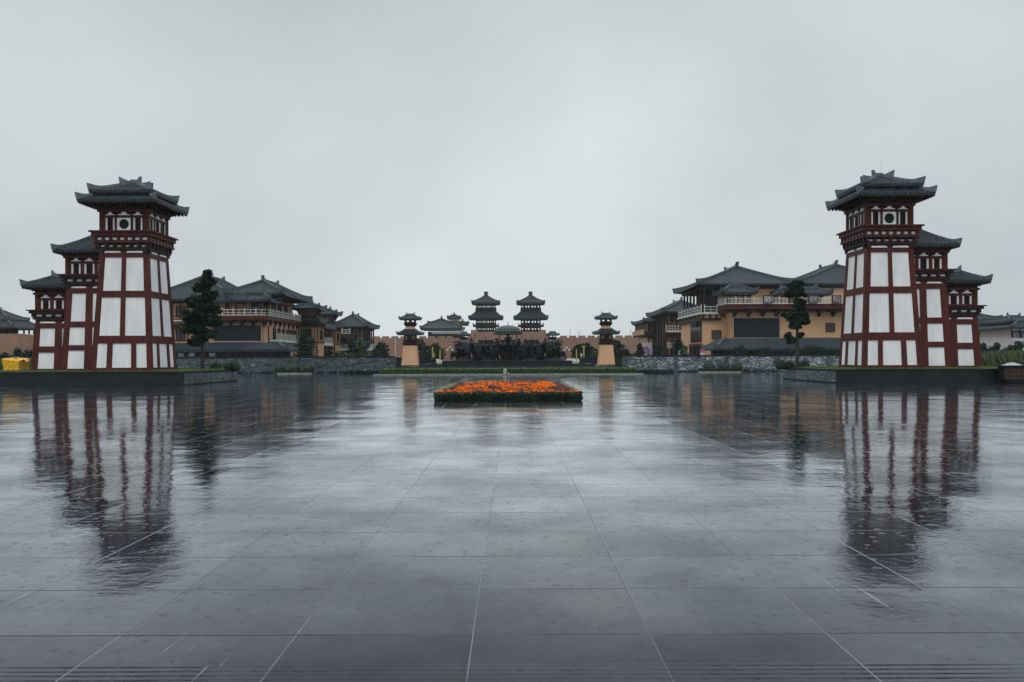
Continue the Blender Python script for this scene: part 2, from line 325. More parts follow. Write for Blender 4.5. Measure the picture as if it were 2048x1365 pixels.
# ------------------------------------------------------------------ tiled hip roofs
def roof(parent, cx, cy, ze, ex, ey, zt, tx, ty, sp=.22, rr=.05, sag=.3, lift=.03, rw=.16, rh=.16, horn=.28, rafters=True, th=.14, topridge=True, detail=True, hornlen=.3, inner=None, name='roof'):
    H = zt-ze
    def S(e, tt, v): return e+(tt-e)*v
    def zz(v, c): return ze+H*((1-sag)*v+sag*v*v)+lift*(abs(c)**5)*(1-v)
    def pt(k, along, v):     # k face; along = signed distance along the eave, v up the slope
        if k in (0, 2): hw, hd = S(ex, tx, v), S(ey, ty, v)
        else: hw, hd = S(ey, ty, v), S(ex, tx, v)
        c = along/hw if hw > 1e-4 else 1
        z = zz(v, c)
        if k == 0: return (cx+along, cy-hd, z)
        if k == 2: return (cx-along, cy+hd, z)
        if k == 1: return (cx+hd, cy+along, z)
        return (cx-hd, cy-along, z)
    mb = MB(); nu, nv = 10, 6
    for k in range(4):
        for dz in (0, -th):
            vs = []; fs = []
            for j in range(nv+1):
                v = j/nv; hw = S(ex, tx, v) if k in (0, 2) else S(ey, ty, v)
                for i in range(nu+1):
                    p = pt(k, max(hw, .001)*(-1+2*i/nu)*.9999, v); vs.append((p[0], p[1], p[2]+dz))
            for j in range(nv):
                for i in range(nu):
                    a = j*(nu+1)+i; fs.append((a, a+1, a+nu+2, a+nu+1))
            mb.add(vs, fs)
        # eave fascia
        e_ = ex if k in (0, 2) else ey; vs = []; fs = []
        for i in range(nu+1):
            p = pt(k, e_*(-1+2*i/nu)*.9999, 0); vs += [p, (p[0], p[1], p[2]-th)]
        for i in range(nu): fs.append((2*i, 2*i+2, 2*i+3, 2*i+1))
        mb.add(vs, fs)
        # rolls of round tiles
        n = int(2*e_/sp)
        for i in range(n+1):
            a = -e_+(2*e_-n*sp)/2+i*sp
            if abs(a) > e_*.985: continue
            tt = tx if k in (0, 2) else ty
            vm = 1.0 if abs(a) <= tt else (e_-abs(a))/(e_-tt)
            m_ = 3 if detail else 2
            ps = [Vector(pt(k, a, vm*q/m_)) for q in range(m_+1)]
            d0 = (ps[0]-ps[1]).normalized(); ps[0] = ps[0]+d0*rr*.9
            side = Vector(((1,0,0), (0,1,0), (-1,0,0), (0,-1,0))[k])
            vs = []; fs = []; A = (0, 60, 120, 180) if detail else (0, 90, 180)
            for p in ps:
                for an in A: vs.append(p+side*math.cos(R(an))*rr+Vector((0,0,1))*math.sin(R(an))*rr*1.1)
            q = len(A)
            for j in range(m_):
                for b_ in range(q-1): fs.append((j*q+b_, j*q+b_+1, (j+1)*q+b_+1, (j+1)*q+b_))
            fs.append(tuple(range(q)))
            mb.add(vs, fs)
    ro = mb.build(name, 'tile', parent, recalc=False)
    # hip and top ridges
    def sweep(path, hs, wd, z0=-.05, tipcut=.12):
        vs = []; fs = []; n = len(path)
        for i, p in enumerate(path):
            p = Vector(p); d = (Vector(path[min(i+1, n-1)])-Vector(path[max(i-1, 0)])); d.z = 0; d.normalize(); s_ = Vector((-d.y, d.x, 0))*wd/2
            ext = -d*tipcut if i == 0 and tipcut else Vector((0,0,0))
            vs += [p-s_+Vector((0,0,z0)), p+s_+Vector((0,0,z0)), p+s_+ext+Vector((0,0,hs[i])), p-s_+ext+Vector((0,0,hs[i]))]
        for i in range(n-1):
            for k in range(4): fs.append((i*4+k, i*4+(k+1)%4, (i+1)*4+(k+1)%4, (i+1)*4+k))
        fs += [(0,1,2,3), ((n-1)*4+3, (n-1)*4+2, (n-1)*4+1, (n-1)*4)]
        rb.add(vs, fs)
    rb = MB(); L_ = math.hypot(ex-tx, ey-ty)
    for k in range(4):
        path = []; hs = []; NP = 12
        for i in range(NP+1):
            q = (i/NP)**1.4; v = q
            hw = S(ex, tx, v) if k in (0, 2) else S(ey, ty, v)
            p = pt(k, hw*.9999, v); path.append((p[0], p[1], p[2]))
            dist = v*L_
            hs.append(rh+horn*max(0, 1-dist/hornlen/L_)**1.6 if hornlen*L_ > 0 else rh)
        sweep(path, hs, rw, tipcut=horn*.45)
    if topridge:
        t_ = max(tx, ty)
        if t_ > .05:
            dvec = Vector((1,0,0)) if tx > ty else Vector((0,1,0)); c0 = Vector((cx, cy, zt))
            path = []; hs = []
            for i in range(13):
                s_ = -1+2*i/12; path.append(c0+dvec*s_*(t_+.1)); hs.append(rh*1.3+horn*1.3*max(0, (abs(s_)-.72)/.28)**1.5)
            sweep(path, hs, rw*1.2, tipcut=0)
    build_each(rb, 'ridge', 'ridge' if detail else 'ridge2', ro)
    if rafters:
        rf = MB(); sp2 = sp*1.0
        inn = inner if inner else .75
        for k in range(4):
            e_ = ex if k in (0, 2) else ey
            n = int(2*e_*.96/sp2)
            for i in range(n+1):
                a = -e_*.96+i*sp2; 
                p0 = Vector(pt(k, a, 0.015)); dirv = Vector(((0,1,0), (-1,0,0), (0,-1,0), (1,0,0))[k])
                ln = min(inn, max(.12, e_-abs(a)+.1)); side = Vector(((1,0,0), (0,1,0), (-1,0,0), (0,-1,0))[k])*sp2*.27
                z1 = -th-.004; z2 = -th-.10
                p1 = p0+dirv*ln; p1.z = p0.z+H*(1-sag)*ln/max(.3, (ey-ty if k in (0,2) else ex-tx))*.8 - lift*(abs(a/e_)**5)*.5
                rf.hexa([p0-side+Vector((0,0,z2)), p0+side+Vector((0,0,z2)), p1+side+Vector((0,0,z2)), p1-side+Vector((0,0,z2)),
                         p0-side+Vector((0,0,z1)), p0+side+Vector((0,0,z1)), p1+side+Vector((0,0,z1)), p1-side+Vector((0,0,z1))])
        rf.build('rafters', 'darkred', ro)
    return ro

def Tf(k, cx, cy):
    if k == 0: return lambda a, d, z: (cx+a, cy-d, z)
    if k == 1: return lambda a, d, z: (cx+d, cy+a, z)
    if k == 2: return lambda a, d, z: (cx-a, cy+d, z)
    return lambda a, d, z: (cx-d, cy-a, z)

# ------------------------------------------------------------------ stepped gate towers
def shaft(parent, cx, cy, z0, z1, hx0, hy0, hx1, hy1, rows):
    """tapered timber framed shaft; rows = [(v0, v1, [(u0, u1)...])...]"""
    def P(k, u, v, inset):
        hx = hx0+(hx1-hx0)*v-inset; hy = hy0+(hy1-hy0)*v-inset; z = z0+(z1-z0)*v
        if k in (0, 2): a = (2*u-1)*hx; d = hy
        else: a = (2*u-1)*hy; d = hx
        return Tf(k, cx, cy)(a, d, z)
    fr = MB()
    def bar(k, u0, u1, v0, v1, outp=0, inn=.12):
        fr.hexa([P(k,u0,v0,-outp), P(k,u1,v0,-outp), P(k,u1,v0,inn), P(k,u0,v0,inn), P(k,u0,v1,-outp), P(k,u1,v1,-outp), P(k,u1,v1,inn), P(k,u0,v1,inn)])
    pans = []
    for k in range(4):
        vv = 0
        for (v0, v1, cols) in rows:
            bar(k, 0, 1, vv, v0)
            uu = 0
            for (u0, u1) in cols:
                bar(k, uu, u0, v0, v1); pans.append((k, u0, u1, v0, v1)); uu = u1
            bar(k, uu, 1, v0, v1); vv = v1
        bar(k, 0, 1, vv, 1)
    f = fr.build('tower_shaft', 'red', parent, recalc=True)
    for (k, u0, u1, v0, v1) in pans:
        m_ = MB(); m_.hexa([P(k,u0-.01,v0-.004,.055), P(k,u1+.01,v0-.004,.055), P(k,u1+.01,v0-.004,.11), P(k,u0-.01,v0-.004,.11), P(k,u0-.01,v1+.004,.055), P(k,u1+.01,v1+.004,.055), P(k,u1+.01,v1+.004,.11), P(k,u0-.01,v1+.004,.11)])
        m_.build('wall_panel', 'white', f)
    return f

def lookout(parent, cx, cy, z0, hx, hy, zsill, zhead, ztop, circle=True):
    """room with three bays per side: louvred windows between white strips, a round window in the middle"""
    fr = MB(); wh = MB(); lv = MB()
    core = MB()
    # solid inner room
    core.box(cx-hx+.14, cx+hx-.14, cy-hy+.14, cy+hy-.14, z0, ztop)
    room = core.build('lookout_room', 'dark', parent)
    rnd_w = []
    for k in range(4):
        T = Tf(k, cx, cy); w_, d_ = (hx, hy) if k in (0, 2) else (hy, hx)
        W = 2*w_
        A = lambda u: -w_+u*W
        ci = d_-.14
        if k in (0, 2):   # corner posts once
            for s in (-1, 1): fr.fbox(T, min(s*w_, s*(w_-.2)), max(s*w_, s*(w_-.2)), d_-.2, d_, z0, ztop)
        fr.fbox(T, -w_+.2, w_-.2, ci, d_-.02, z0, zsill)
        fr.fbox(T, -w_+.2, w_-.2, ci, d_-.02, zhead, zhead+.16)
        fr.fbox(T, -w_-.1, w_+.1, ci, d_+.06, zhead+.36, zhead+.5) if k in (0, 2) else fr.fbox(T, -w_+.2, w_-.2, ci, d_+.06, zhead+.36, zhead+.5)
        bays = [(.12, .31), (.36, .64), (.69, .88)] if circle else [(.12, .32), (.39, .61), (.68, .88)]
        # narrow uprights between bays
        for (u0, u1) in ((.31, .36), (.64, .69)) if circle else ((.32, .39), (.61, .68)):
            fr.fbox(T, A(u0), A(u1), ci, d_-.01, zsill, zhead)
        if .12*W > .2:
            for (a0, a1) in ((-w_+.2, A(.12)), (A(.88), w_-.2)): fr.fbox(T, a0, a1, ci, d_-.03, zsill, zhead)
        for bi, (u0, u1) in enumerate(bays):
            a0, a1 = A(u0), A(u1); mid = (a0+a1)/2
            if bi == 1 and circle and k in (0, 2):
                # white square board with a round dark opening (ring of quads)
                n = 28; r = min(a1-a0, zhead-zsill)*.40; zc = (zsill+zhead)/2; vs = []; fs = []
                for i in range(n):
                    an = 2*math.pi*i/n+math.pi/4; c, s = math.cos(an), math.sin(an)
                    mxx = max(abs(c), abs(s)); q0 = (a1-a0)/2/mxx; q1 = (zhead-zsill)/2/mxx
                    for dd in (d_-.03, d_-.12):
                        vs += [T(mid+c*q0, dd, zc+s*q1), T(mid+c*r, dd, zc+s*r)]
                for i in range(n):
                    j = (i+1)%n; o = i*4; p = j*4
                    fs += [(o, p, p+1, o+1), (o+1, p+1, p+3, o+3), (o, o+2, p+2, p)]
                b_ = MB(); b_.add(vs, fs); b_.build('round_window', 'white', room)
            else:
                st = (a1-a0)*.19
                wh.fbox(T, a0, a0+st, ci, d_-.06, zsill, zhead); wh.fbox(T, a1-st, a1, ci, d_-.06, zsill, zhead)
                n = 5; ww = (a1-a0-2*st)/n
                l_ = MB()
                for i in range(n):
                    l_.fbox(T, a0+st+ww*(i+.3), a0+st+ww*(i+.75), ci-.01, d_-.07, zsill, zhead)
                l_.build('louvre_window', 'darkred', room)
            # bell shaped white bracket above the lintel
            hw_ = (a1-a0)*.5 if not (bi == 1) else (a1-a0)*.42
            hb = .34 if bi == 1 else .28
            prof = [(1, 0), (1, .12), (.55, .2), (.3, .45), (.2, 1)]
            zb = zhead+.165
            for i in range(len(prof)-1):
                (q0, t0), (q1, t1) = prof[i], prof[i+1]
                wh.hexa([T(mid-hw_*q0, d_-.02, zb+hb*t0), T(mid+hw_*q0, d_-.02, zb+hb*t0), T(mid+hw_*q0, ci, zb+hb*t0), T(mid-hw_*q0, ci, zb+hb*t0),
                         T(mid-hw_*q1, d_-.02, zb+hb*t1), T(mid+hw_*q1, d_-.02, zb+hb*t1), T(mid+hw_*q1, ci, zb+hb*t1), T(mid-hw_*q1, ci, zb+hb*t1)])
    fr.build('room_frame', 'red', room); wh.build('white_strip', 'white', room)

def gallery(parent, cx, cy, zb, zd, bx, by, dx_, dy_, big=True):
    """stepped out gallery under a lookout: from the shaft top zb up to the deck zd"""
    g_ = MB(); wh = MB(); dk = MB(); H = zd-zb
    def ring(m_, hx, hy, z0, z1): m_.box(cx-hx, cx+hx, cy-hy, cy+hy, z0, z1)
    if big:
        lv = [(1.0, .72, 1), ]
        ring(g_, dx_+.04, dy_+.04, zd-.09, zd); ring(g_, dx_-.08, dy_-.08, zd-.33, zd-.093)
        ring(dk, dx_-.32, dy_-.32, zd-.62, zd-.333)           # row 1 core
        ring(g_, dx_-.14, dy_-.14, zd-.74, zd-.623)
        ring(dk, dx_-.46, dy_-.46, zd-1.0, zd-.743)
        ring(dk, dx_-.30, dy_-.30, zd-1.14, zd-1.003)
        ring(g_, bx-.02, by-.02, zb-.05, zd-1.143)
    else:
        ring(g_, dx_+.04, dy_+.04, zd-.07, zd); ring(dk, dx_-.08, dy_-.08, zd-.24, zd-.073)
        ring(dk, dx_-.34, dy_-.34, zd-.46, zd-.243)
        ring(dk, dx_-.24, dy_-.24, zd-.62, zd-.463)
        ring(g_, bx-.02, by-.02, zb-.05, zd-.623)
    for k in range(4):
        T = Tf(k, cx, cy); w_, d_ = (dx_, dy_) if k in (0, 2) else (dy_, dx_)
        bw, bd = (bx, by) if k in (0, 2) else (by, bx)
        if big:
            n = 7; a0 = -(w_-.3); st = 2*(w_-.3)/n
            for i in range(n+1):
                a = a0+i*st; g_.fbox(T, a-.075, a+.075, d_-.32, d_-.16, zd-.62, zd-.336)
            for i in range(n): wh.fbox(T, a0+i*st+.09, a0+(i+1)*st-.09, d_-.315, d_-.26, zd-.56, zd-.40)
            n = 6; a0 = -(w_-.42); st = 2*(w_-.42)/n
            for i in range(n+1):
                a = a0+i*st; dk.fbox(T, a-.09, a+.09, d_-.46, d_-.22, zd-1.0, zd-.746)
            for i in range(n): wh.fbox(T, a0+i*st+.12, a0+(i+1)*st-.08, d_-.455, d_-.40, zd-.96, zd-.86)
            for i in (-1, 1):
                c = i*bw*.46; wh.fbox(T, c-bw*.36, c+bw*.36, bd-.1, bd+.03, zb+.02, zb+.13, taper=.1)
                dk.fbox(T, i*bw*.9-.12, i*bw*.9+.12, bd-.1, bd+.12, zb+.02, zd-1.143)
        else:
            n = 5; a0 = -(w_-.36); st = 2*(w_-.36)/n
            for i in range(n+1):
                a = a0+i*st; dk.fbox(T, a-.07, a+.07, d_-.34, d_-.12, zd-.46, zd-.246)
            for i in range(n): wh.fbox(T, a0+i*st+.1, a0+(i+1)*st-.1, d_-.335, d_-.29, zd-.42, zd-.30)
            for i in (-1, 1):
                c = i*bw*.46; wh.fbox(T, c-bw*.34, c+bw*.34, bd-.1, bd+.03, zb+.02, zb+.12, taper=.1)
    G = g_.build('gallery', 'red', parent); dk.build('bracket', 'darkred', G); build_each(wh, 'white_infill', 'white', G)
    return G

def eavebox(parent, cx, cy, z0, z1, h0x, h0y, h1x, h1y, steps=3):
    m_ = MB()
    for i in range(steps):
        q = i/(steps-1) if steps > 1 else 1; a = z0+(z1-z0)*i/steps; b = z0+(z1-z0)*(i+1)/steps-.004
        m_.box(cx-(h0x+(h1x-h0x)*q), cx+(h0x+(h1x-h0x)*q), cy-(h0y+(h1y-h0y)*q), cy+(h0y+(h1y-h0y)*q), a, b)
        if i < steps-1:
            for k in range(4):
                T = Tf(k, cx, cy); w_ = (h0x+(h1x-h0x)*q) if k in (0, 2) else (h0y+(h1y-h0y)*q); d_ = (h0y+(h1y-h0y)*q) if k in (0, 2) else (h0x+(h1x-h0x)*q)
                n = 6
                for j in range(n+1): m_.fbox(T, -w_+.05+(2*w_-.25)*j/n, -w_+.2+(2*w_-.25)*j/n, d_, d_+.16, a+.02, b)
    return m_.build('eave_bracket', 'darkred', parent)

def gate_tower(mir, cx, cy, zs, label, ws=1.0):
    PT = .85
    root = thing('stepped_gate_tower', label, 'gate tower', (cx, cy, PT), 'stepped gate towers')
    z = lambda h: PT+h*zs
    y2 = cy+.0
    rowsA = [(.03, .235, [(.07,.25), (.335,.66), (.745,.925)]), (.30, .625, [(.085,.46), (.545,.92)]), (.68, .965, [(.10,.46), (.545,.905)])]
    rows2 = [(.03, .25, [(.10,.42), (.56,.88)]), (.315, .53, [(.10,.42), (.56,.88)]), (.60, .94, [(.11,.42), (.56,.87)])]
    rows3 = [(.05, .39, [(.10,.42), (.56,.88)]), (.52, .90, [(.10,.42), (.56,.88)])]
    # main
    shaft(root, cx, cy, PT, z(7.28), 1.87*ws, 1.87, 1.49*ws, 1.49, rowsA)
    gallery(root, cx, cy, z(7.28), z(8.63), 1.49*ws, 1.49, 1.92*ws, 1.92)
    lookout(root, cx, cy, z(8.63), 1.50*ws, 1.50, z(8.68), z(9.46), z(10.3))
    eavebox(root, cx, cy, z(9.99), z(10.38), 1.58, 1.58, 1.98, 1.98)
    roof(root, cx, cy, z(10.42), 2.39*ws, 2.42, z(10.98), 1.55, 1.55, sp=.235, rr=.06, lift=.03, topridge=False, horn=.23, rh=.17, rw=.15, hornlen=.55, inner=.5)
    eavebox(root, cx, cy, z(10.82), z(11.02), 1.6, 1.6, 1.72, 1.72, 2)
    roof(root, cx, cy, z(11.07), 1.93*ws, 1.93, z(11.88), .16, .16, sp=.215, rr=.055, sag=.36, lift=.03, topridge=False, horn=.23, rh=.17, rw=.15, hornlen=.33, inner=.3)
    cr = MB()      # four horns rising on the crown
    for (sx, sy) in ((1,1), (1,-1), (-1,1), (-1,-1)):
        vs = []; n = 7
        d = Vector((sx, sy, 0)).normalized(); s_ = Vector((-d.y, d.x, 0))*.085
        for i in range(n+1):
            q = i/n; p = Vector((cx, cy, z(11.86)-.28*q))+d*(.08+.78*q); top = .22+.62*max(0, q-.30)**1.4
            e = d*.10*(q**3)
            vs += [p-s_-Vector((0,0,.1)), p+s_-Vector((0,0,.1)), p+s_+e+Vector((0,0,top)), p-s_+e+Vector((0,0,top))]
        fs = [(i*4+k, i*4+(k+1)%4, (i+1)*4+(k+1)%4, (i+1)*4+k) for i in range(n) for k in range(4)]+[(0,1,2,3), (n*4+3, n*4+2, n*4+1, n*4)]
        cr.add(vs, fs)
    cr.box(cx-.2, cx+.2, cy-.2, cy+.2, z(11.8), z(11.8)+.3)
    cr.build('roof_crown', 'ridge', root)
    if mir < 0: lr = MB(); lr.tube([(cx+.1, cy, z(11.9)), (cx+.1, cy, z(12.8))], .006, 4); lr.build('lightning_rod', 'iron', root)
    # second step
    c2 = cx-2.62*mir*ws; y2 = cy+.72
    shaft(root, c2, y2, PT, z(5.2), 1.72, 1.46, 1.46, 1.22, rows2)
    gallery(root, c2, y2, z(5.2), z(6.06), 1.46, 1.22, 1.80, 1.60, False)
    lookout(root, c2, y2, z(6.06), 1.50, 1.30, z(6.12), z(6.74), z(7.3), False)
    eavebox(root, c2, y2, z(7.22), z(7.52), 1.55, 1.35, 1.85, 1.6)
    roof(root, c2, y2, z(7.56), 2.0, 1.85, z(8.62), .45, .02, sp=.235, rr=.06, topridge=False, sag=.28, lift=.03, horn=.19, rh=.15, rw=.15, hornlen=.22, inner=.5)
    # third step
    c3 = cx-4.95*mir*ws; y2 = cy+1.36
    shaft(root, c3, y2, PT, z(3.03), 1.70, 1.32, 1.54, 1.16, rows3)
    gallery(root, c3, y2, z(3.03), z(3.9), 1.54, 1.16, 1.86, 1.5, False)
    lookout(root, c3, y2, z(3.9), 1.50, 1.22, z(3.98), z(4.5), z(5.2), False)
    eavebox(root, c3, y2, z(5.08), z(5.38), 1.55, 1.27, 1.85, 1.5)
    roof(root, c3, y2, z(5.42), 2.05, 1.75, z(6.12), 1.0, .02, sp=.235, rr=.06, sag=.28, lift=.03, horn=.19, rh=.15, rw=.15, hornlen=.22, inner=.5)
    return root
gate_tower(1, -23.9, 51.4, 1.0, 'three-stepped white and dark red gate tower left of the plaza, beside the yellow tarp')
gate_tower(-1, 23.3, 51.4, 1.022, 'three-stepped white and dark red gate tower right of the plaza, beside the white villa', .98)

# plinths
def plinth(name, x0, x1, y0, y1, inner_x, label):
    t = thing(name, label, 'plinth', ((x0+x1)/2, y0, 0), 'long stone plinths under the gate towers')
    m_ = MB(); m_.box(x0, x1, y0, y1, 0, .77)
    # vertical joints proud slabs on the front
    m_.build('stone_base', 'ashlar', t)
    c = MB(); c.box(x0-.06, x1+.06, y0-.06, y1+.06, .772, .85); c.build('coping', 'darkstone', t)
    s = 1 if inner_x > 0 else -1
    r_ = MB(); xx = inner_x; a, b_ = (xx, xx+.05) if s < 0 else (xx-.05, xx)
    r_.box(a, b_, y0+.15, y1-.1, .08, .70); r_.build('carved_side', 'relief', t)
    return t
plinth('tower_plinth', -75, -19.8, 48.6, 58.3, -19.8, 'long low dark stone plinth under the left gate tower')
plinth('tower_plinth', 19.5, 75, 48.6, 58.3, 19.5, 'long low dark stone plinth under the right gate tower')

# ------------------------------------------------------------------ plants
def leaves(m_, cx, cy, cz, rx, ry, rz, n, size, rng, flat=1.0):
    for _ in range(n):
        while True:
            a, b, c = rng.uniform(-1,1), rng.uniform(-1,1), rng.uniform(-1,1); q = a*a+b*b+c*c
            if q <= 1: break
        k = (q**.5+1e-5); k2 = k**.45/k       # pushed towards the surface
        p = Vector((cx+a*k2*rx, cy+b*k2*ry, cz+c*k2*rz*flat))
        d = Vector((rng.uniform(-1,1), rng.uniform(-1,1), rng.uniform(-.6,.6))).normalized(); e = d.cross(Vector((rng.uniform(-1,1), rng.uniform(-1,1), rng.uniform(-1,1)))).normalized()
        s = size*rng.uniform(.6, 1.3)
        m_.add([p-d*s, p+e*s*.55, p+d*s, p-e*s*.55], [(0,1,2,3)])
def crown_tree(name, label, x, y, z0, clumps, trunk_top, tr, leafn, size, leafm='leaf', seed=1, cat='tree', group=None, lean=0):
    rng = random.Random(seed); t = thing(name, label, cat, (x, y, z0), group)
    m_ = MB(); pts = [(x+lean*q*q+rng.uniform(-.03,.03)*tr*10*(q > 0), y, z0+(trunk_top-z0)*q) for q in (0, .25, .5, .75, 1)]
    m_.tube(pts, [tr*1.35, tr, tr*.8, tr*.6, tr*.3], 8)
    for (dx_, zc, rx, rz, ww) in clumps:
        zb = max(z0+.3, zc-rz*.9); q = (min(zb, trunk_top)-z0)/(trunk_top-z0)
        m_.tube([(x+lean*q*q, y, zb), (x+dx_*.6, y+rng.uniform(-.3,.3)*rx, zc-rz*.2), (x+dx_+rng.uniform(-.3,.3)*rx, y, zc+rz*.5)], [tr*.4, tr*.25, tr*.08], 5)
        for _ in range(3):
            an = rng.uniform(0, 6.28); m_.tube([(x+dx_*.4, y, zc-rz*.3), (x+dx_+math.cos(an)*rx*.75, y+math.sin(an)*rx*.75, zc+rng.uniform(-.3,.5)*rz)], [tr*.25, tr*.05], 4)
    m_.build('trunk', 'bark', t)
    c = MB()
    for (dx_, zc, rx, rz, ww) in clumps:
        sub = 13
        for i in range(sub):
            an = rng.uniform(0, 6.28); q = rng.uniform(.25, .98)
            leaves(c, x+dx_+math.cos(an)*rx*q, y+math.sin(an)*rx*q*.9, zc+rng.uniform(-.65,.65)*rz, rx*rng.uniform(.2,.42), rx*.34, rz*rng.uniform(.2,.38), int(leafn*ww/sub), size, rng)
        leaves(c, x+dx_, y, zc, rx*.85, rx*.8, rz*.85, int(leafn*ww*.2), size, rng)
        leaves(c, x+dx_, y, zc, rx*1.15, rx*1.1, rz*1.15, int(leafn*ww*.06), size*1.1, rng)
    c.build('crown', leafm, t, recalc=False)
    return t
# the two clipped evergreens standing on the plinths
D = 56.0; k_ = D/F
def cl(px0, lst): return [((px-px0)*k_, EYE+(HOR-(py+(px-1024)*ROLL))*k_, rx*k_, rz*k_, ww) for px, py, rx, rz, ww in lst]
crown_tree('street_tree', 'tall dense dark evergreen tree on the left plinth beside the gate tower', X(405, D), D, .85,
    cl(405, [(415,550,10,10,.55), (419,564,16,10,.8), (403,576,17,11,1.0), (420,591,17,11,1.0), (397,604,21,13,1.3), (417,618,22,13,1.3), (394,633,24,14,1.5), (424,641,21,13,1.2), (390,656,24,14,1.4), (412,668,19,12,1.0), (397,683,17,10,.8)]), Z(405,560,D), .11, 1400, .11, 'leaf', 3)
crown_tree('street_tree', 'tall sparse dark tree with a bare trunk on the right plinth beside the gate tower', X(1594, D), D, .85,
    cl(1594, [(1592,570,14,9,.7), (1590,584,18,12,1.1), (1600,612,13,14,.9), (1585,632,17,12,1), (1597,640,18,14,1.1), (1591,652,11,7,.5), (1577,672,7,8,.3), (1583,682,8,7,.22), (1602,671,6,6,.14)]), Z(1594,575,D), .12, 1400, .11, 'leaf', 5)

def bgtree(px, top, base, hw, D, seed, leafm='leaf3', label='', name='garden_tree', dens=1.0):
    z1 = Z(px, top, D); z0 = 0 if base is None else max(0, Z(px, base, D)); k = D/F; x = X(px, D); r = hw*k*1.3
    H = z1-z0; rng = random.Random(seed)
    cl_ = []
    nb = 5
    for i in range(nb):
        q = i/(nb-1); zc = z0+H*(.32+.52*q); rr_ = r*(.62+.3*math.sin(math.pi*(.15+.75*q)))*(1-.35*q*q)
        cl_.append((rng.uniform(-.4,.4)*r, zc, rr_, H*.18, 1))
    return crown_tree(name, label, x, D, z0, cl_, z0+H*.75, max(.05, .02*H), int(260*dens), max(.09, .0013*D), leafm, seed, 'tree', 'garden trees beyond the carved walls')
BG = [(608,663,None,19,97,'leaf3','round dark green tree in front of the timber turret left'),
      (704,678,None,11,140,'leaf3','dark slim tree at the near side of the left pavilion'),
      (724,675,None,12,146,'leaf2','pale green tree in front of the left pavilion'),
      (650,699,None,22,130,'leaf3','low dark bush tree under the left turrets'),
      (686,702,None,18,136,'leaf2','low bushy green tree below the left pavilion balcony'),
      (753,690,None,8,150,'leaf3','small dark tree against the brick wall, beside the left pavilion'),
      (768,684,None,11,150,'leaf3','dark oval tree against the brick wall, left of the ochre beacon tower'),
      (848,678,None,18,135,'leaf','broad dark green tree right of the left ochre beacon tower'),
      (876,686,None,16,140,'leaf','rounded green tree between the left ochre tower and the lamp post'),
      (1158,688,None,15,140,'leaf','rounded green tree right of the bronze group'),
      (1176,686,None,14,138,'leaf','dark green tree between the bronze group and right ochre tower'),
      (1192,698,None,8,132,'leaf2','small bush tree at the left foot of the right ochre tower'),
      (1234,680,None,12,150,'leaf','upright green tree right of the right ochre beacon tower'),
      (1250,698,None,11,150,'leaf3','low round tree against the brick wall right of the ochre tower'),
      (1277,687,None,8,140,'leaf3','dark tree at the far end of the right timber halls'),
      (1314,688,None,8,125,'leaf3','slim tree in front of the ochre pier of the right turret'),
      (1352,676,None,14,125,'leaf3','bushy dark tree left of the tall right hall'),
      (1364,696,None,11,112,'leaf2','low green tree at the left foot of the tall right hall'),
      (1990,686,None,13,112,'leaf3','ball shaped tree in front of the white villa'),
      (1964,687,None,10,112,'leaf3','round tree half hidden by the right gate tower before the white villa'),
      (2030,683,None,18,108,'leaf3','dark wide tree at the right end before the grey roofs'),
      (35,697,None,11,110,'leaf3','ball shaped dark tree in front of the left brick platform'),
      (56,700,None,12,100,'leaf','bushy green tree between the brick platform and left gate tower'),
      (8,706,None,14,100,'leaf','low green tree behind the yellow tarp at the left edge')]
for i, (px, top, base, hw, D_, lm, lb) in enumerate(BG): bgtree(px, top, base, hw, D_, 20+i, lm, lb, dens=1.6 if D_ < 115 else 1.2)

def hedge(name, label, x0, x1, y0, y1, z0, z1, leafm, n, size, seed, top='hedge', group=None, cat='hedge'):
    rng = random.Random(seed); t = thing(name, label, cat, ((x0+x1)/2, (y0+y1)/2, z0), group)
    c = MB(); c.box(x0+.04, x1-.04, y0+.04, y1-.04, z0, z1-.05); c.build('hedge_core', 'leaf3', t)
    a = MB(); b_ = MB()
    for _ in range(n):
        r_ = rng.random(); topf = r_ < .5
        if topf: p = Vector((rng.uniform(x0,x1), rng.uniform(y0,y1), z1-.04+rng.uniform(-.02,.05)))
        elif r_ < .9: p = Vector((rng.uniform(x0,x1), y0+.03-rng.uniform(0,.06), rng.uniform(z0,z1)))
        else: p = Vector((x0 if rng.random() < .5 else x1, rng.uniform(y0,y1), rng.uniform(z0,z1)))
        d = Vector((rng.uniform(-1,1), rng.uniform(-1,1), rng.uniform(-1,1))).normalized(); e = d.orthogonal().normalized()
        s = size*rng.uniform(.6,1.4); (a if topf else b_).add([p-d*s, p+e*s*.6, p+d*s, p-e*s*.6], [(0,1,2,3)])
    a.build('top_leaves', top, t, recalc=False); b_.build('side_leaves', leafm, t, recalc=False)
    return t
def ball(label, px, py, r, D, seed, base=0):
    rng = random.Random(seed); x = X(px, D)
    t = thing('round_shrub', label, 'shrub', (x, D, base), 'clipped round shrubs')
    m_ = MB(); m_.lathe(x, D, [(r*.5, base), (r*.88, base+r*.4), (r*.9, base+r*.8), (r*.6, base+r*1.3), (r*.1, base+r*1.5)], 10); m_.build('core', 'leaf3', t)
    c = MB(); leaves(c, x, D, base+r*.75, r*1.05, r*1.05, r*.85, 260, .05, rng); c.build('foliage', 'leaf', t, recalc=False)

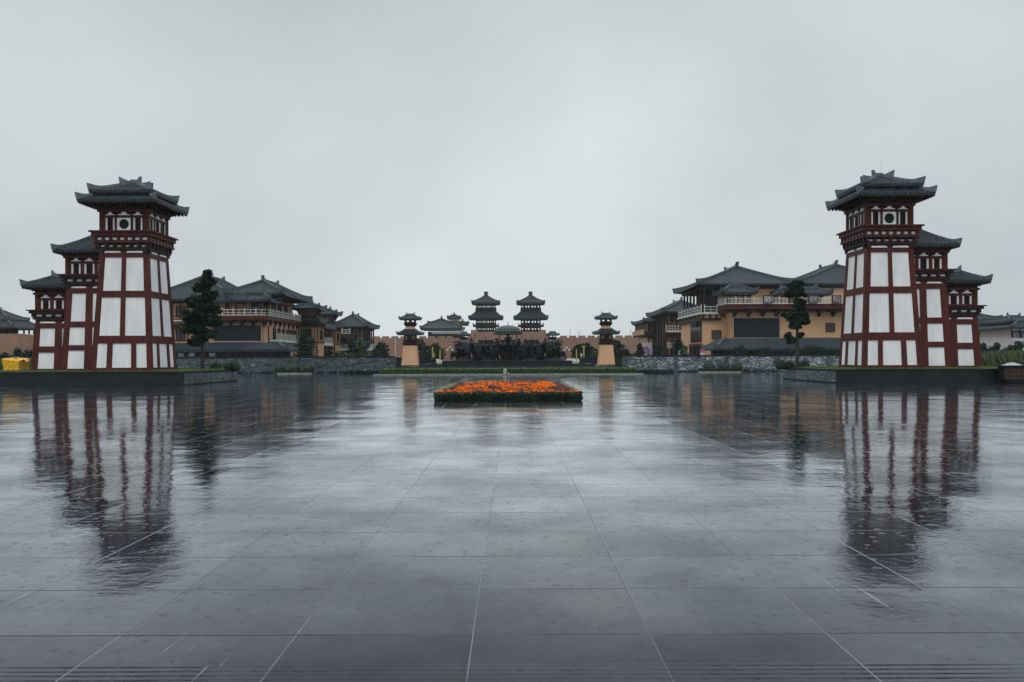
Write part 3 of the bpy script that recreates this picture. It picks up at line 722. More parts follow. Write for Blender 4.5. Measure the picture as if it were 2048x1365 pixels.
# central hedge and kerb
xl, xr = X(762, 76), X(1271, 76)
hedge('clipped_hedge', 'long bright green clipped hedge along the kerb in front of the bronze group', xl, xr, 76, 77.6, .12, .60, 'hedge', 9000, .07, 41, 'grass')
hedge('clipped_hedge', 'dark green low hedge directly behind the bright one below the stone steps', X(790,82), X(1240,82), 82, 83.4, .1, .66, 'leaf3', 3500, .07, 42, 'leaf3')
k = thing('kerb', 'long pale granite kerb in front of the bright hedge', 'kerb', (0, 74.5, 0))
m_ = MB(); m_.box(xl-.5, xr+.5, 74.3, 75.6, 0, .11); m_.build('kerb_stone', 'stone', k)
m_ = MB(); m_.box(xl-.3, xr+.3, 75.604, 90, 0, .115); struct(m_.build('planting_soil', 'soil'))

# left / right low hedges with balls in front of the carved walls
for i, (a, b_, lab) in enumerate([(556, 622, 'low dark hedge in front of the left carved wall'), (1398, 1480, 'low dark hedge in front of the right carved wall'), (690, 762, 'low hedge strip between the left carved wall and the bright hedge'), (1262, 1345, 'low hedge strip between the bright hedge and the right carved wall')]):
    hedge('low_hedge', lab, X(a, 84), X(b_, 84), 83.2, 84.6, .0, .42 if i < 2 else .3, 'leaf3', 1100, .07, 50+i, 'leaf3')
    if i < 2:
        m_ = MB(); m_.box(X(a,83)-.1, X(b_,83)+.1, 82.9, 83.15, 0, .14); tag(m_.build('edging_kerb', 'stone', None, (X(a,83), 83, 0)), 'pale edging in front of the low hedge by the %s carved wall' % ('left' if i == 0 else 'right'), 'kerb')
for i, (px, lab) in enumerate([(560,'round shrub at the left end of the low hedge by the left wall'), (589,'round shrub in the middle of the low hedge by the left wall'), (617,'round shrub at the right end of the low hedge by the left wall'),
                (1418,'round shrub at the left end of the low hedge by the right wall'), (1446,'round shrub in the middle of the low hedge by the right wall'), (1474,'round shrub at the right end of the low hedge by the right wall')]):
    ball(lab, px, 0, .62, 83.9, 60+i, .12)
for i, (px, lab) in enumerate([(431,'round shrub on the left plinth nearest the tall tree'), (458,'round shrub on the left plinth, second from the tall tree'), (470,'round shrub at the inner end of the left plinth'),
                (1562,'round shrub at the inner end of the right plinth'), (1578,'round shrub on the right plinth left of the sparse tree'), (1608,'round shrub on the right plinth right of the sparse tree')]):
    ball(lab, px, 0, .42, 57.2, 70+i, .72)
# grass on the plinth tops
def grass(name, label, x0, x1, y0, y1, z, n, h, seed, m='grass'):
    rng = random.Random(seed); c = MB()
    for _ in range(n):
        x, y = rng.uniform(x0,x1), rng.uniform(y0,y1); a = rng.uniform(0,3.14); s = h*.12; hh = h*rng.uniform(.5,1.2); lx, ly = rng.uniform(-.4,.4)*h, rng.uniform(-.4,.4)*h
        c.add([(x-math.cos(a)*s, y-math.sin(a)*s, z), (x+math.cos(a)*s, y+math.sin(a)*s, z), (x+lx, y+ly, z+hh)], [(0,1,2)])
    o = c.build(name, m, recalc=False); o['kind'] = 'stuff'; tag(o, label, 'grass'); return o
grass('lawn_grass', 'short bright grass on top of the left plinth', -33, -20.0, 48.9, 58.2, .855, 9000, .12, 81)
grass('lawn_grass', 'short bright grass on top of the right plinth', 19.8, 33, 48.9, 58.2, .855, 9000, .12, 82)
grass('tall_grass', 'tall yellow green grass bank behind the right plinth', X(1965,80), X(2075,80), 62, 84, .0, 9000, 1.9, 83, 'reed')
grass('tall_grass', 'tall green grass bank behind the yellow tarp', X(-20,80), X(75,80), 62, 84, .0, 7000, 1.5, 84, 'leaf2')

# ------------------------------------------------------------------ flower bed
bx0, bx1, by0, by1 = -2.85, 2.56, 29.8, 39.6
fb = thing('flower_bed', 'rectangular raised flower bed in the middle of the wet plaza', 'flower bed', ((bx0+bx1)/2, by0, 0))
m_ = MB(); m_.box(bx0, bx1, by0, by1, 0, .2); m_.build('planter', 'soil', fb)
rng = random.Random(5)
def bedz(x, y):
    a = min(x-bx0, bx1-x); b_ = min(y-by0, by1-y); return .30+.16*min(1, max(0, min(a, b_)/1.4))
c = MB(); n_ = 24
for i in range(n_):
    for j in range(n_):
        xa, xb = bx0+(bx1-bx0)*i/n_, bx0+(bx1-bx0)*(i+1)/n_; ya, yb = by0+(by1-by0)*j/n_, by0+(by1-by0)*(j+1)/n_
        c.add([(xa,ya,bedz(xa,ya)-.06), (xb,ya,bedz(xb,ya)-.06), (xb,yb,bedz(xb,yb)-.06), (xa,yb,bedz(xa,yb)-.06)], [(0,1,2,3)])
for (p, q) in (((bx0,by0), (bx1,by0)), ((bx1,by0), (bx1,by1)), ((bx1,by1), (bx0,by1)), ((bx0,by1), (bx0,by0))):
    c.add([(p[0],p[1],.2), (q[0],q[1],.2), (q[0],q[1],.245), (p[0],p[1],.245)], [(0,1,2,3)])
c.build('foliage_mat', 'leaf3', fb, recalc=False)
a = MB()
for _ in range(5200):
    r_ = rng.random()
    if r_ < .55: p = Vector((rng.uniform(bx0,bx1), by0-.02-rng.uniform(0,.05), rng.uniform(.04,.34)))
    elif r_ < .75: p = Vector(((bx0-.03) if rng.random() < .5 else (bx1+.03), rng.uniform(by0,by1), rng.uniform(.04,.32)))
    else:
        x, y = rng.uniform(bx0,bx1), rng.uniform(by0,by1); p = Vector((x, y, bedz(x,y)-.02))
    d = Vector((rng.uniform(-1,1), rng.uniform(-1,1), rng.uniform(-1,1))).normalized(); e = d.orthogonal().normalized(); s = .035*rng.uniform(.6,1.5)
    a.add([p-d*s, p+e*s*.6, p+d*s, p-e*s*.6], [(0,1,2,3)])
a.build('edge_leaves', 'leaf', fb, recalc=False)
fo, fr_, fy = MB(), MB(), MB()
def bloom(m, x, y, z, s):
    rr_ = []
    for i in range(6):
        an = i*math.pi/3+rng.uniform(-.3,.3); rr_.append((x+math.cos(an)*s, y+math.sin(an)*s, z+rng.uniform(-.3,.2)*s))
    top = (x, y, z+s*.75); bot = (x, y, z-s*.6)
    m.add(rr_+[top, bot], [(i, (i+1)%6, 6) for i in range(6)]+[((i+1)%6, i, 7) for i in range(6)])
import mathutils.noise as mn
for _ in range(5200):
    x, y = rng.uniform(bx0,bx1), rng.uniform(by0,by1)
    tx_ = (x-bx0)/(bx1-bx0); ty_ = (y-by0)/(by1-by0); edge = min(tx_, 1-tx_)
    z = bedz(x, y)+rng.uniform(-.01,.06); s = rng.uniform(.025,.052)
    nz = mn.noise(Vector((x*.9, y*.55, 3)))
    if ty_ < .05: kind = 0 if (edge < .2 or nz > -.12) else 1
    elif edge < .045: kind = 2
    elif edge < .13: kind = 1
    else:
        # dark motif (scroll) in the middle of the orange field
        d1 = math.hypot((tx_-.38)/.16, (ty_-.5)/.22); d2 = math.hypot((tx_-.66)/.12, (ty_-.75)/.2)
        kind = 1 if (.75 < d1 < 1.25 and ty_ > .3 and rng.random() < .8) or (d2 < .8 and rng.random() < .7) or nz > .22 or rng.random() < .16 else 0
    if kind == 0 and rng.random() < .1: kind = 2
    bloom((fo, fr_, fy)[kind], x, y, z, s)
for m, nm, mt, lb in ((fo, 'orange_flowers', 'petal', 'bright orange marigold blooms filling the plaza flower bed'), (fr_, 'dark_red_flowers', 'petal2', 'dark red blooms along the sides of the orange flower field'), (fy, 'yellow_green_plants', 'petal3', 'yellow green edging plants at the flower bed sides')):
    o = m.build(nm, mt, recalc=False); o['kind'] = 'stuff'; tag(o, lb, 'flowers')

# ------------------------------------------------------------------ carved walls
def carved_wall(label, x0, x1, y, h, m, grp):
    t = thing('carved_wall', label, 'wall', ((x0+x1)/2, y, 0), grp)
    a = MB(); a.box(x0, x1, y+.06, y+.7, 0, h-.12); a.build('wall_body', 'darkstone', t)
    a = MB(); a.box(x0-.1, x1+.1, y-.06, y+.8, h-.117, h); a.build('coping', 'darkstone', t)
    # carved relief: displaced sheet
    nx, nz_ = int((x1-x0)/.14), 14; vs = []; fs = []
    for j in range(nz_+1):
        for i in range(nx+1):
            x = x0+(x1-x0)*i/nx; z = .10+(h-.24)*j/nz_
            q = mn.noise(Vector((x*.9, z*1.6, 1.3)))*.6+mn.noise(Vector((x*2.6, z*3.1, 7)))*.5
            d = .05+.07*max(-.6, min(1, q*2)) if 0 < j < nz_ and 0 < i < nx else 0
            vs.append((x, y+.055-max(0, d), z))
    for j in range(nz_):
        for i in range(nx): b_ = j*(nx+1)+i; fs.append((b_, b_+1, b_+nx+2, b_+nx+1))
    r_ = MB(); r_.add(vs, fs); r_.build('carved_relief', m, t, recalc=False, smooth=True)
    p = MB(); n = max(2, int((x1-x0)/5.2))
    for i in range(n+1):
        xx = x0+(x1-x0)*i/n; p.box(xx-.22, xx+.22, y-.09, y+.06, .0, h-.12)
    p.build('pilaster', 'relief', t)
    return t
carved_wall('long dark slate wall carved with relief scenes, left of the plaza', X(300,88), X(788,88), 88, 1.83, 'relief', 'carved walls')
carved_wall('long pale grey wall carved with relief scenes, right of the plaza', X(1249,88), X(1760,88), 88, 1.83, 'relief2', 'carved walls')
for i, (px, lab) in enumerate([(497, 'grey stone bench left of the low hedge by the left wall'), (640, 'grey stone bench right of the low hedge by the left wall'), (665, 'grey stone bench between the left low hedge and hedge strip'),
                               (1526, 'grey stone bench near the inner corner of the right plinth'), (1548, 'grey stone bench touching the inner corner of the right plinth')]):
    D_ = 83; x = X(px, D_); t = thing('stone_bench', lab, 'bench', (x, D_, 0), 'stone benches by the carved walls')
    a = MB(); a.box(x-.62, x+.62, D_, D_+.5, .26, .36); a.build('seat', 'relief', t)
    for s in (-1, 1):
        a = MB(); a.box(x+s*.5-.08, x+s*.5+.08, D_+.04, D_+.46, 0, .257); a.build('leg', 'relief', t)

# stone platform with steps
st = thing('stepped_platform', 'broad dark stone platform with steps carrying the bronze group', 'platform', (0, 91, 0))
a = MB(); a.box(X(800,92), X(1234,92), 91, 118, 0, .60); a.build('lower_step', 'darkstone', st)
a = MB(); a.box(X(838,94), X(1190,94), 94, 117, .60, .86); a.build('middle_step', 'darkstone', st)
a = MB(); a.box(X(884,96.5), X(1145,96.5), 96.5, 110, .86, 1.25); a.build('upper_step', 'darkstone', st)
a = MB(); a.box(X(886,96.5), X(1143,96.5), 96.44, 96.5, .93, 1.2); a.build('inscribed_band', 'darkstone', st)
for i, (a0, a1, lab) in enumerate([(790, 866, 'low dark wall behind the left ochre beacon tower'), (1168, 1252, 'low dark wall behind the right ochre beacon tower')]):
    a = MB(); a.box(X(a0,119), X(a1,119), 119, 119.6, 0, 1.7); tag(a.build('low_wall', 'darkstone', None, (X(a0,119), 119, 0)), lab, 'wall')
for i, (px, lab) in enumerate([(867, 'dark carved guardian stone left of the steps'), (1164, 'dark carved guardian stone right of the steps')]):
    rg = random.Random(i); x = X(px, 98); a = MB(); a.lathe(x, 98, [(.35,.86), (.42,1.0), (.3,1.15), (.36,1.35), (.25,1.6), (.1,1.75)], 8)
    o = a.build('guardian_stone', 'darkstone', None, (x, 98, .86)); tag(o, lab, 'stone')
# white marker box before the hedge
x = X(1010, 75.9); t = thing('marker_box', 'small white box sign standing before the bright hedge', 'sign', (x, 75.3, .11))
a = MB(); a.lathe(x, 75.3, [(.09,.11), (.12,.17), (.145,.24), (.145,.54), (.13,.56)], 8); a.build('box_body', 'rail', t)
a = MB(); a.box(x-.07, x+.07, 75.13, 75.15, .30, .46); a.build('label_plate', 'stone', t)
x = X(1016.5, 75.3); a = MB(); a.tube([(x,75.3,.11), (x,75.3,.30)], .03, 6); tag(a.build('bollard', 'rail', None, (x,75.3,.11)), 'tiny white bollard right of the white box sign', 'bollard')

# ------------------------------------------------------------------ ochre beacon towers
def beacon(label, cx, cy, z0, s=1.0, body='orange'):
    t = thing('beacon_tower', label, 'tower', (cx, cy, z0), 'small beacon towers')
    def fr2(m_, h0, h1, za, zb_): m_.hexa([(cx-h0,cy-h0,za), (cx+h0,cy-h0,za), (cx+h0,cy+h0,za), (cx-h0,cy+h0,za), (cx-h1,cy-h1,zb_), (cx+h1,cy-h1,zb_), (cx+h1,cy+h1,zb_), (cx-h1,cy+h1,zb_)])
    a = MB(); fr2(a, 1.12*s, .86*s, z0, z0+2.7*s); a.build('shaft', body, t)
    a = MB(); fr2(a, .84*s, .95*s, z0+2.7*s, z0+2.9*s); fr2(a, .95*s, 1.0*s, z0+2.904*s, z0+3.15*s); fr2(a, .80*s, .80*s, z0+3.154*s, z0+4.25*s); fr2(a, 1.05*s, 1.1*s, z0+3.4*s, z0+3.5*s)
    for q in (-.72, -.25, .25, .72):
        for sy in (-1, 1): a.box(cx+(q-.06)*s, cx+(q+.06)*s, cy+sy*.86*s-.06, cy+sy*.86*s+.06, z0+3.5*s, z0+4.2*s)
    lo = a.build('lower_lookout', 'darkred', t)
    b_ = MB()
    for q in (-.48, .48): b_.box(cx+(q-.14)*s, cx+(q+.14)*s, cy-.815*s, cy-.80*s, z0+3.55*s, z0+4.05*s)
    b_.build('window', 'tan', lo)
    roof(t, cx, cy, z0+4.3*s, 1.68*s, 1.6*s, z0+4.95*s, .66*s, .66*s, sp=.24*s, rr=.06*s, horn=.2*s, rh=.12*s, rw=.14*s, topridge=False, rafters=False, sag=.4)
    a = MB(); fr2(a, .62*s, .58*s, z0+4.85*s, z0+5.35*s); a.build('neck', body, t)
    a = MB(); fr2(a, .62*s, .9*s, z0+5.354*s, z0+5.75*s)
    a.box(cx-.72*s, cx-.6*s, cy-.8*s, cy+.8*s, z0+5.754*s, z0+6.2*s); a.box(cx+.6*s, cx+.72*s, cy-.8*s, cy+.8*s, z0+5.754*s, z0+6.2*s)
    a.box(cx-.595*s, cx+.595*s, cy-.8*s, cy-.72*s, z0+5.754*s, z0+5.95*s); a.box(cx-.1*s, cx+.1*s, cy-.8*s, cy+.8*s, z0+5.954*s, z0+6.2*s); a.box(cx-.75*s, cx+.75*s, cy-.83*s, cy+.83*s, z0+6.204*s, z0+6.35*s)
    a.build('upper_lookout', 'darkred', t)
    roof(t, cx, cy, z0+6.38*s, 1.4*s, 1.3*s, z0+7.0*s, .5*s, .05, sp=.24*s, rr=.06*s, horn=.2*s, rh=.12*s, rw=.14*s, rafters=False, sag=.4)
beacon('ochre based beacon tower with two tiled roofs, left of the bronze group', X(821,112), 112, .62, 1.0)
beacon('ochre based beacon tower with two tiled roofs, right of the bronze group', X(1212,112), 112, .62, 1.0)
beacon('small grey beacon tower behind the left end of the bronze group', X(928,170), 170, .0, 1.0, 'stone')
beacon('small grey beacon tower behind the right end of the bronze group', X(1105,170), 170, .0, 1.0, 'stone')

# ------------------------------------------------------------------ bronze group
def skin_obj(name, pts, edges, m, parent=None, root=0, sub=1):
    me = bpy.data.meshes.new(name); bm = bmesh.new(); sl_ = bm.verts.layers.skin.new()
    for i, p in enumerate(pts):
        v = bm.verts.new(p[:3]); v[sl_].radius = (p[3], p[3]); v[sl_].use_root = (i == root)
    bm.verts.ensure_lookup_table()
    for a_, b__ in edges: bm.edges.new((bm.verts[a_], bm.verts[b__]))
    bm.to_mesh(me); bm.free()
    me.materials.append(M[m]); o = bpy.data.objects.new(name, me); COL.objects.link(o); o.parent = parent
    mo = o.modifiers.new('skin', 'SKIN'); mo.use_smooth_shade = True
    ms = o.modifiers.new('sub', 'SUBSURF'); ms.levels = sub; ms.render_levels = sub
    # bake to a plain mesh so copies stay cheap
    dg = bpy.context.evaluated_depsgraph_get(); dg.update(); ev = o.evaluated_get(dg); nm = bpy.data.meshes.new_from_object(ev)
    o.modifiers.clear(); o.data = nm; nm.name = name
    return o
def horse(name, label, loc, lift=0):
    """standing/trotting horse facing -y, about 1.6 m at the withers"""
    t = thing(name, label, 'statue', loc, 'bronze horses')
    P_ = [(0,.0,1.18,.30), (0,.55,1.22,.30), (0,-.5,1.18,.29), (0,-.72,1.35,.22), (0,-.92,1.68,.15), (0,-1.02,1.92,.12), (0,-1.2,1.86,.11), (0,-1.42,1.62,.075), # body, neck, head
          (-.17,-.58,.95,.14), (-.17,-.62+lift*-.3,.55+lift*.3,.075), (-.17,-.55-lift*.1,.12+lift*.35,.05), (-.17,-.62-lift*.15,.02+lift*.3,.065),
          (.17,-.58,.95,.14), (.17,-.60,.52,.075), (.17,-.58,.12,.05), (.17,-.64,.03,.065),
          (-.18,.66,.98,.19), (-.18,.60,.68,.11), (-.18,.78,.50,.07), (-.18,.70,.12,.05), (-.18,.63,.03,.065),
          (.18,.66,.98,.19), (.18,.52,.68,.11), (.18,.70,.50,.07), (.18,.60,.12,.05), (.18,.52,.03,.065),
          (0,.84,1.25,.10), (0,1.0,1.05,.07), (0,1.05,.6,.06),
          (-.07,-.98,2.06,.03), (.07,-.98,2.06,.03)]
    E_ = [(0,1), (0,2), (2,3), (3,4), (4,5), (5,6), (6,7), (2,8), (8,9), (9,10), (10,11), (2,12), (12,13), (13,14), (14,15), (1,16), (16,17), (17,18), (18,19), (19,20), (1,21), (21,22), (22,23), (23,24), (24,25), (1,26), (26,27), (27,28), (5,29), (5,30)]
    skin_obj('horse_body', P_, E_, 'bronze', t)
    return t
def figure(name, label, loc, ride=False, spear=False, arm=0.0, group='bronze figures'):
    t = thing(name, label, 'statue', loc, group)
    if ride:
        P_ = [(0,0,.05,.17), (0,0,.32,.16), (0,-.02,.52,.19), (0,-.02,.66,.07), (0,-.03,.80,.105), (0,-.03,.93,.08),
              (-.22,0,.54,.08), (-.33,-.12,.32,.06), (-.22,-.36,.22,.045), (.22,0,.54,.08), (.34,-.14,.34+arm,.06), (.24,-.38,.24+arm*1.6,.045),
              (-.26,-.12,-.02,.13), (-.38,-.28,-.38,.09), (-.36,-.16,-.74,.06), (-.37,-.30,-.80,.05), (.26,-.12,-.02,.13), (.38,-.28,-.38,.09), (.36,-.16,-.74,.06), (.37,-.30,-.80,.05)]
    else:
        P_ = [(0,0,.95,.17), (0,0,1.15,.15), (0,0,1.38,.19), (0,0,1.50,.07), (0,-.02,1.62,.105), (0,-.02,1.75,.08),
              (-.21,0,1.42,.08), (-.28,-.02,1.12,.06), (-.24,-.2,.92,.045), (.21,0,1.42,.08), (.30,-.06,1.14+arm,.06), (.26,-.28,1.0+arm*1.6,.045),
              (-.12,0,.85,.19), (-.16,-.02,.48,.20), (-.17,.02,.08,.19), (-.14,-.12,.04,.06), (.12,0,.85,.19), (.16,-.02,.48,.20), (.17,.02,.08,.19), (.14,-.12,.04,.06)]
    E_ = [(0,1), (1,2), (2,3), (3,4), (4,5), (2,6), (6,7), (7,8), (2,9), (9,10), (10,11), (0,12), (12,13), (13,14), (14,15), (0,16), (16,17), (17,18), (18,19)]
    skin_obj('body', P_, E_, 'bronze', t)
    hz = .98 if ride else 1.80
    a = MB(); a.lathe(0, 0, [(.115, hz-.18), (.13, hz-.1), (.10, hz-.02), (.05, hz+.06), (.03, hz+.16)], 10)
    o = a.build('helmet', 'bronze'); o.parent = t
    if spear:
        a = MB(); a.tube([(.26,-.32,-.6 if ride else 0), (.26,-.32,1.35 if ride else 2.4)], .018, 5); a.lathe(.26, -.32, [(.03, 1.35 if ride else 2.4), (.045, 1.42 if ride else 2.46), (.005, 1.65 if ride else 2.7)], 6)
        o = a.build('spear', 'bronze'); o.parent = t
    return t
TP = 1.25; S_ = 1.06
def place(o, px, D_, label, z=TP, rz=0, s=S_, first=False):
    if first: o.location = (X(px, D_), D_, z); o.scale = (s*1.35, s, s); c = o
    else: c = copy_tree(o, (X(px, D_), D_, z), label, (s*1.35, s, s))
    c['label'] = label; c.rotation_euler = (0, 0, rz); return c
hA = horse('horse_statue', 'x', (0,0,0)); hB = horse('horse_statue', 'x', (0,0,0), 1.0)
fA = figure('rider_statue', 'x', (0,0,0), True, True, .12, 'bronze riders'); fB = figure('figure_statue', 'x', (0,0,0), False, False, .1); fC = figure('figure_statue', 'x', (0,0,0), False, True, .05)
used = {}
def put(o, *a, **kw):
    f = o.name not in used; used[o.name] = 1; return place(o, *a, first=f, **kw)
hs_ = [(hA, 943, 99, 'bronze horse carrying the tall rider left of the canopy', .15, 1.16), (hB, 1090, 99, 'bronze horse carrying the tall rider right of the canopy', -.15, 1.16),
       (hA, 966, 100, 'bronze horse under the helmeted rider, left of the chariot team', .1, 1.05), (hB, 976, 101.2, 'riderless bronze horse just left of the chariot team', 0, 1), (hB, 1059, 100, 'bronze horse under the helmeted rider, right of the chariot team', -.1, 1.05), (hA, 1070, 101.2, 'riderless bronze horse just right of the chariot team', 0, 1),
       (hA, 1000, 99.5, 'outer left horse of the bronze chariot team', .1, 1.1), (hB, 1010, 99.2, 'inner left horse of the bronze chariot team', .02, 1.1), (hA, 1022, 99.2, 'inner right horse of the bronze chariot team', -.02, 1.1), (hB, 1033, 99.5, 'outer right horse of the bronze chariot team', -.1, 1.1),
       (hB, 913, 100, 'small bronze horse at the far left end of the group', .5, .82), (hA, 922, 100.6, 'small bronze horse pulling the left war cart', .35, .85),
       (hA, 1120, 100, 'small bronze horse at the far right end of the group', -.5, .82), (hB, 1111, 100.6, 'small bronze horse pulling the right war cart', -.35, .85)]
hs_ += [(hA, 953, 102.4, 'bronze horse in the second row behind the left tall rider', .1, 1.1), (hB, 1082, 102.4, 'bronze horse in the second row behind the right tall rider', -.1, 1.1), (hA, 987, 102.6, 'bronze horse in the second row left of the canopy', 0, 1.05), (hB, 1049, 102.6, 'bronze horse in the second row right of the canopy', 0, 1.05)]
for o, px, D_, lb, rz, s in hs_: put(o, px, D_, lb, rz=rz, s=s)
for px, D_, lb, z, s in [(943.5, 99.1, 'tall bronze spear rider left of the canopy', TP+1.55, 1.1), (1090.5, 99.1, 'tall bronze spear rider right of the canopy', TP+1.55, 1.1),
                         (966, 100.1, 'helmeted bronze rider just left of the chariot team', TP+1.40, 1.0), (1059, 100.1, 'helmeted bronze rider just right of the chariot team', TP+1.40, 1.0)]:
    put(fA, px, D_, lb, z=z, s=s)
for o, px, D_, lb, z, s in [(fB, 1016.5, 102.3, 'bronze commander standing high under the canopy', TP+1.35, 1.1), (fC, 934, 100.5, 'bronze foot soldier between left cart and tall rider', TP, 1.0), (fB, 955, 98.8, 'bronze foot soldier right of the left tall rider', TP, 1.0),
                       (fC, 985, 99.5, 'bronze spear bearer left of the chariot team', TP, 1.05), (fC, 1046, 99.5, 'bronze spear bearer right of the chariot team', TP, 1.05), (fB, 1079, 98.8, 'bronze foot soldier left of the right tall rider', TP, 1.0),
                       (fC, 1100, 100.5, 'bronze foot soldier between right tall rider and cart', TP, 1.0), (fB, 917, 102.2, 'bronze soldier standing on the left war cart', TP+.75, .95), (fB, 1116, 102.2, 'bronze soldier standing on the right war cart', TP+.75, .95),
                       (fB, 994, 102.2, 'bronze driver at the left side of the canopy chariot', TP+.9, 1.0), (fC, 1038, 102.2, 'bronze guard at the right side of the canopy chariot', TP+.9, 1.0)]:
    put(o, px, D_, lb, z=z, s=s)
def bronze_base(label, pa, pb, h, seed):
    rg = random.Random(seed); x0, x1 = X(pa, 99.5), X(pb, 99.5); n = 26; m = 8; vs = []; fs = []
    for j in range(m+1):
        for i in range(n+1):
            e = min(1, 4*min(i/n, 1-i/n))*min(1, 3*min(j/m, 1-j/m)); vs.append((x0+(x1-x0)*i/n, 97.6+6*j/m, TP+.005+h*e*rg.uniform(.5, 1.2)))
    for j in range(m):
        for i in range(n): q = j*(n+1)+i; fs.append((q, q+1, q+n+2, q+n+1))
    a = MB(); a.add(vs, fs); tag(a.build('sculpted_base', 'bronze', None, (x0, 98, TP), recalc=False), label, 'statue base', 'rough bronze bases under the statues')
bronze_base('rough bronze ground under the left war cart and tall rider', 906, 958, .55, 1)
bronze_base('rough bronze ground left of the chariot team', 960, 990, .6, 2)
bronze_base('rough bronze ground under the canopy chariot team', 993, 1043, .6, 3)
bronze_base('rough bronze ground right of the chariot team', 1046, 1076, .6, 4)
bronze_base('rough bronze ground under the right war cart and tall rider', 1079, 1128, .55, 5)
def cart(label, px, D_, canopy, s=1.0):
    x = X(px, D_); z = TP; t = thing('bronze_chariot', label, 'chariot', (x, D_, z), 'bronze chariots')
    a = MB(); a.box(x-.9*s, x+.9*s, D_-.6*s, D_+.8*s, z+.62*s, z+.74*s)
    for sx in (-1, 1): a.box(x+sx*.9*s-.05, x+sx*.9*s+.05, D_-.6*s, D_+.8*s, z+.743*s, z+1.35*s)
    a.box(x-.84*s, x+.84*s, D_-.6*s, D_-.52*s, z+.743*s, z+1.45*s); a.tube([(x, D_-.6*s, z+.7*s), (x, D_-3.2*s, z+1.0*s)], .06*s, 6)
    a.build('chariot_box', 'bronze', t)
    for sx in (-1, 1):
        w_ = MB(); xx = x+sx*1.08*s; n = 16; r = .62*s
        ring = [(xx, D_+.1+math.cos(2*math.pi*i/n)*r, z+r+math.sin(2*math.pi*i/n)*r) for i in range(n+1)]; w_.tube(ring, .05*s, 5, False)
        for i in range(8): w_.tube([(xx, D_+.1, z+r), (xx, D_+.1+math.cos(math.pi*i/4)*r, z+r+math.sin(math.pi*i/4)*r)], .022*s, 4)
        w_.tube([(xx-.1, D_+.1, z+r), (xx+.1, D_+.1, z+r)], .09*s, 6)
        w_.build('wheel', 'bronze', t)
    if canopy == 1:
        cz = Z(px, 669, D_); c_ = MB(); prof = []
        R_ = 1.78; hgt = 1.12
        prof = [(R_, cz), (R_*1.01, cz+.10), (R_*.97, cz+.28), (R_*.93, cz+.45), (R_*.88, cz+.52)]
        for i in range(1, 9):
            an = i/8*math.pi/2; prof.append((R_*.88*math.cos(an)+.02, cz+.52+(hgt-.52)*math.sin(an)))
        # scalloped valance with tile-like ribs
        n = 48; vs = []; fs = []
        for j, (r, zz_) in enumerate(prof):
            for k in range(n):
                rr_ = r*(1+(.02 if k % 2 else 0)*(1 if j < 5 else .3)); vs.append((x+rr_*math.cos(2*math.pi*k/n), D_+rr_*math.sin(2*math.pi*k/n), zz_-(.06 if (j == 0 and k % 2) else 0)))
        for j in range(len(prof)-1):
            for k in range(n): fs.append((j*n+k, j*n+(k+1)%n, (j+1)*n+(k+1)%n, (j+1)*n+k))
        c_.add(vs, fs)
        for rz_ in (.16, .34): c_.lathe(x, D_, [(R_*1.005, cz+rz_), (R_*1.035, cz+rz_+.02), (R_*1.0, cz+rz_+.05)], 32)
        c_.lathe(x, D_, [(.09, cz+hgt-.03), (.05, cz+hgt+.1), (.02, cz+hgt+.55)], 8)
        cc = c_.build('canopy', mat('greenish_bronze', (.05, .062, .058), .4, .5, 5, .3, metal=.3), t)
        for sx in (-.62, .62):
            for sy in (-.5, .5):
                p = MB(); p.tube([(x+sx*R_, D_+sy*R_*.9, z+.7), (x+sx*R_, D_+sy*R_*.9, cz+.25)], .055, 6); p.build('post', 'bronze', t)
    elif canopy == 2:
        p = MB(); sg = -1 if px < 1000 else 1
        for q in (-.4, .4): p.tube([(x+q, D_, z+1.0*s), (x+q, D_, z+2.35)], .035, 5)
        vs = [(x-.75+sg*.1, D_-.4, z+2.3), (x+.75, D_-.4, z+2.3), (x+.75, D_+.4, z+2.3), (x-.75, D_+.4, z+2.3), (x-.35, D_-.2, z+2.5), (x+.35, D_-.2, z+2.5), (x+.35, D_+.2, z+2.5), (x-.35, D_+.2, z+2.5)]
        p.hexa(vs); p.build('parasol', 'bronze', t)
cart('large bronze chariot with domed canopy in the middle of the group', 1016, 102.4, 1, 1.15)
cart('small bronze war cart with flat parasol at the left end', 916, 102.2, 2, .8)
cart('small bronze war cart with flat parasol at the right end', 1117, 102.2, 2, .8)

# ------------------------------------------------------------------ timber buildings
def railing(m_, p, q, z, h=.8, step=1.35, pr=.05):
    p = Vector((p[0], p[1], 0)); q = Vector((q[0], q[1], 0)); d = q-p; ln = d.length; n = max(1, round(ln/step)); d.normalize(); s_ = Vector((-d.y, d.x, 0))
    def bar(a, b_, z0, z1, t_):
        A, B = p+d*a, p+d*b_; o = s_*t_
        m_.hexa([A-o+Vector((0,0,z0)), B-o+Vector((0,0,z0)), B+o+Vector((0,0,z0)), A+o+Vector((0,0,z0)), A-o+Vector((0,0,z1)), B-o+Vector((0,0,z1)), B+o+Vector((0,0,z1)), A+o+Vector((0,0,z1))])
    for i in range(n+1):
        a = ln*i/n; bar(a-pr*1.2, a+pr*1.2, z, z+h*1.25, pr*1.2)
        if i < n:
            b_ = ln*(i+1)/n; a2, b2 = a+pr*1.2+.003, b_-pr*1.2-.003
            for f0, f1 in ((.02, .12), (.42, .50), (.86, .98)): bar(a2, b2, z+h*f0, z+h*f1, pr*.7)
            c = (a+b_)/2; bar(c-pr*.6, c+pr*.6, z+h*.123, z+h*.417, pr*.6); bar(c-pr*.6, c+pr*.6, z+h*.503, z+h*.857, pr*.6)
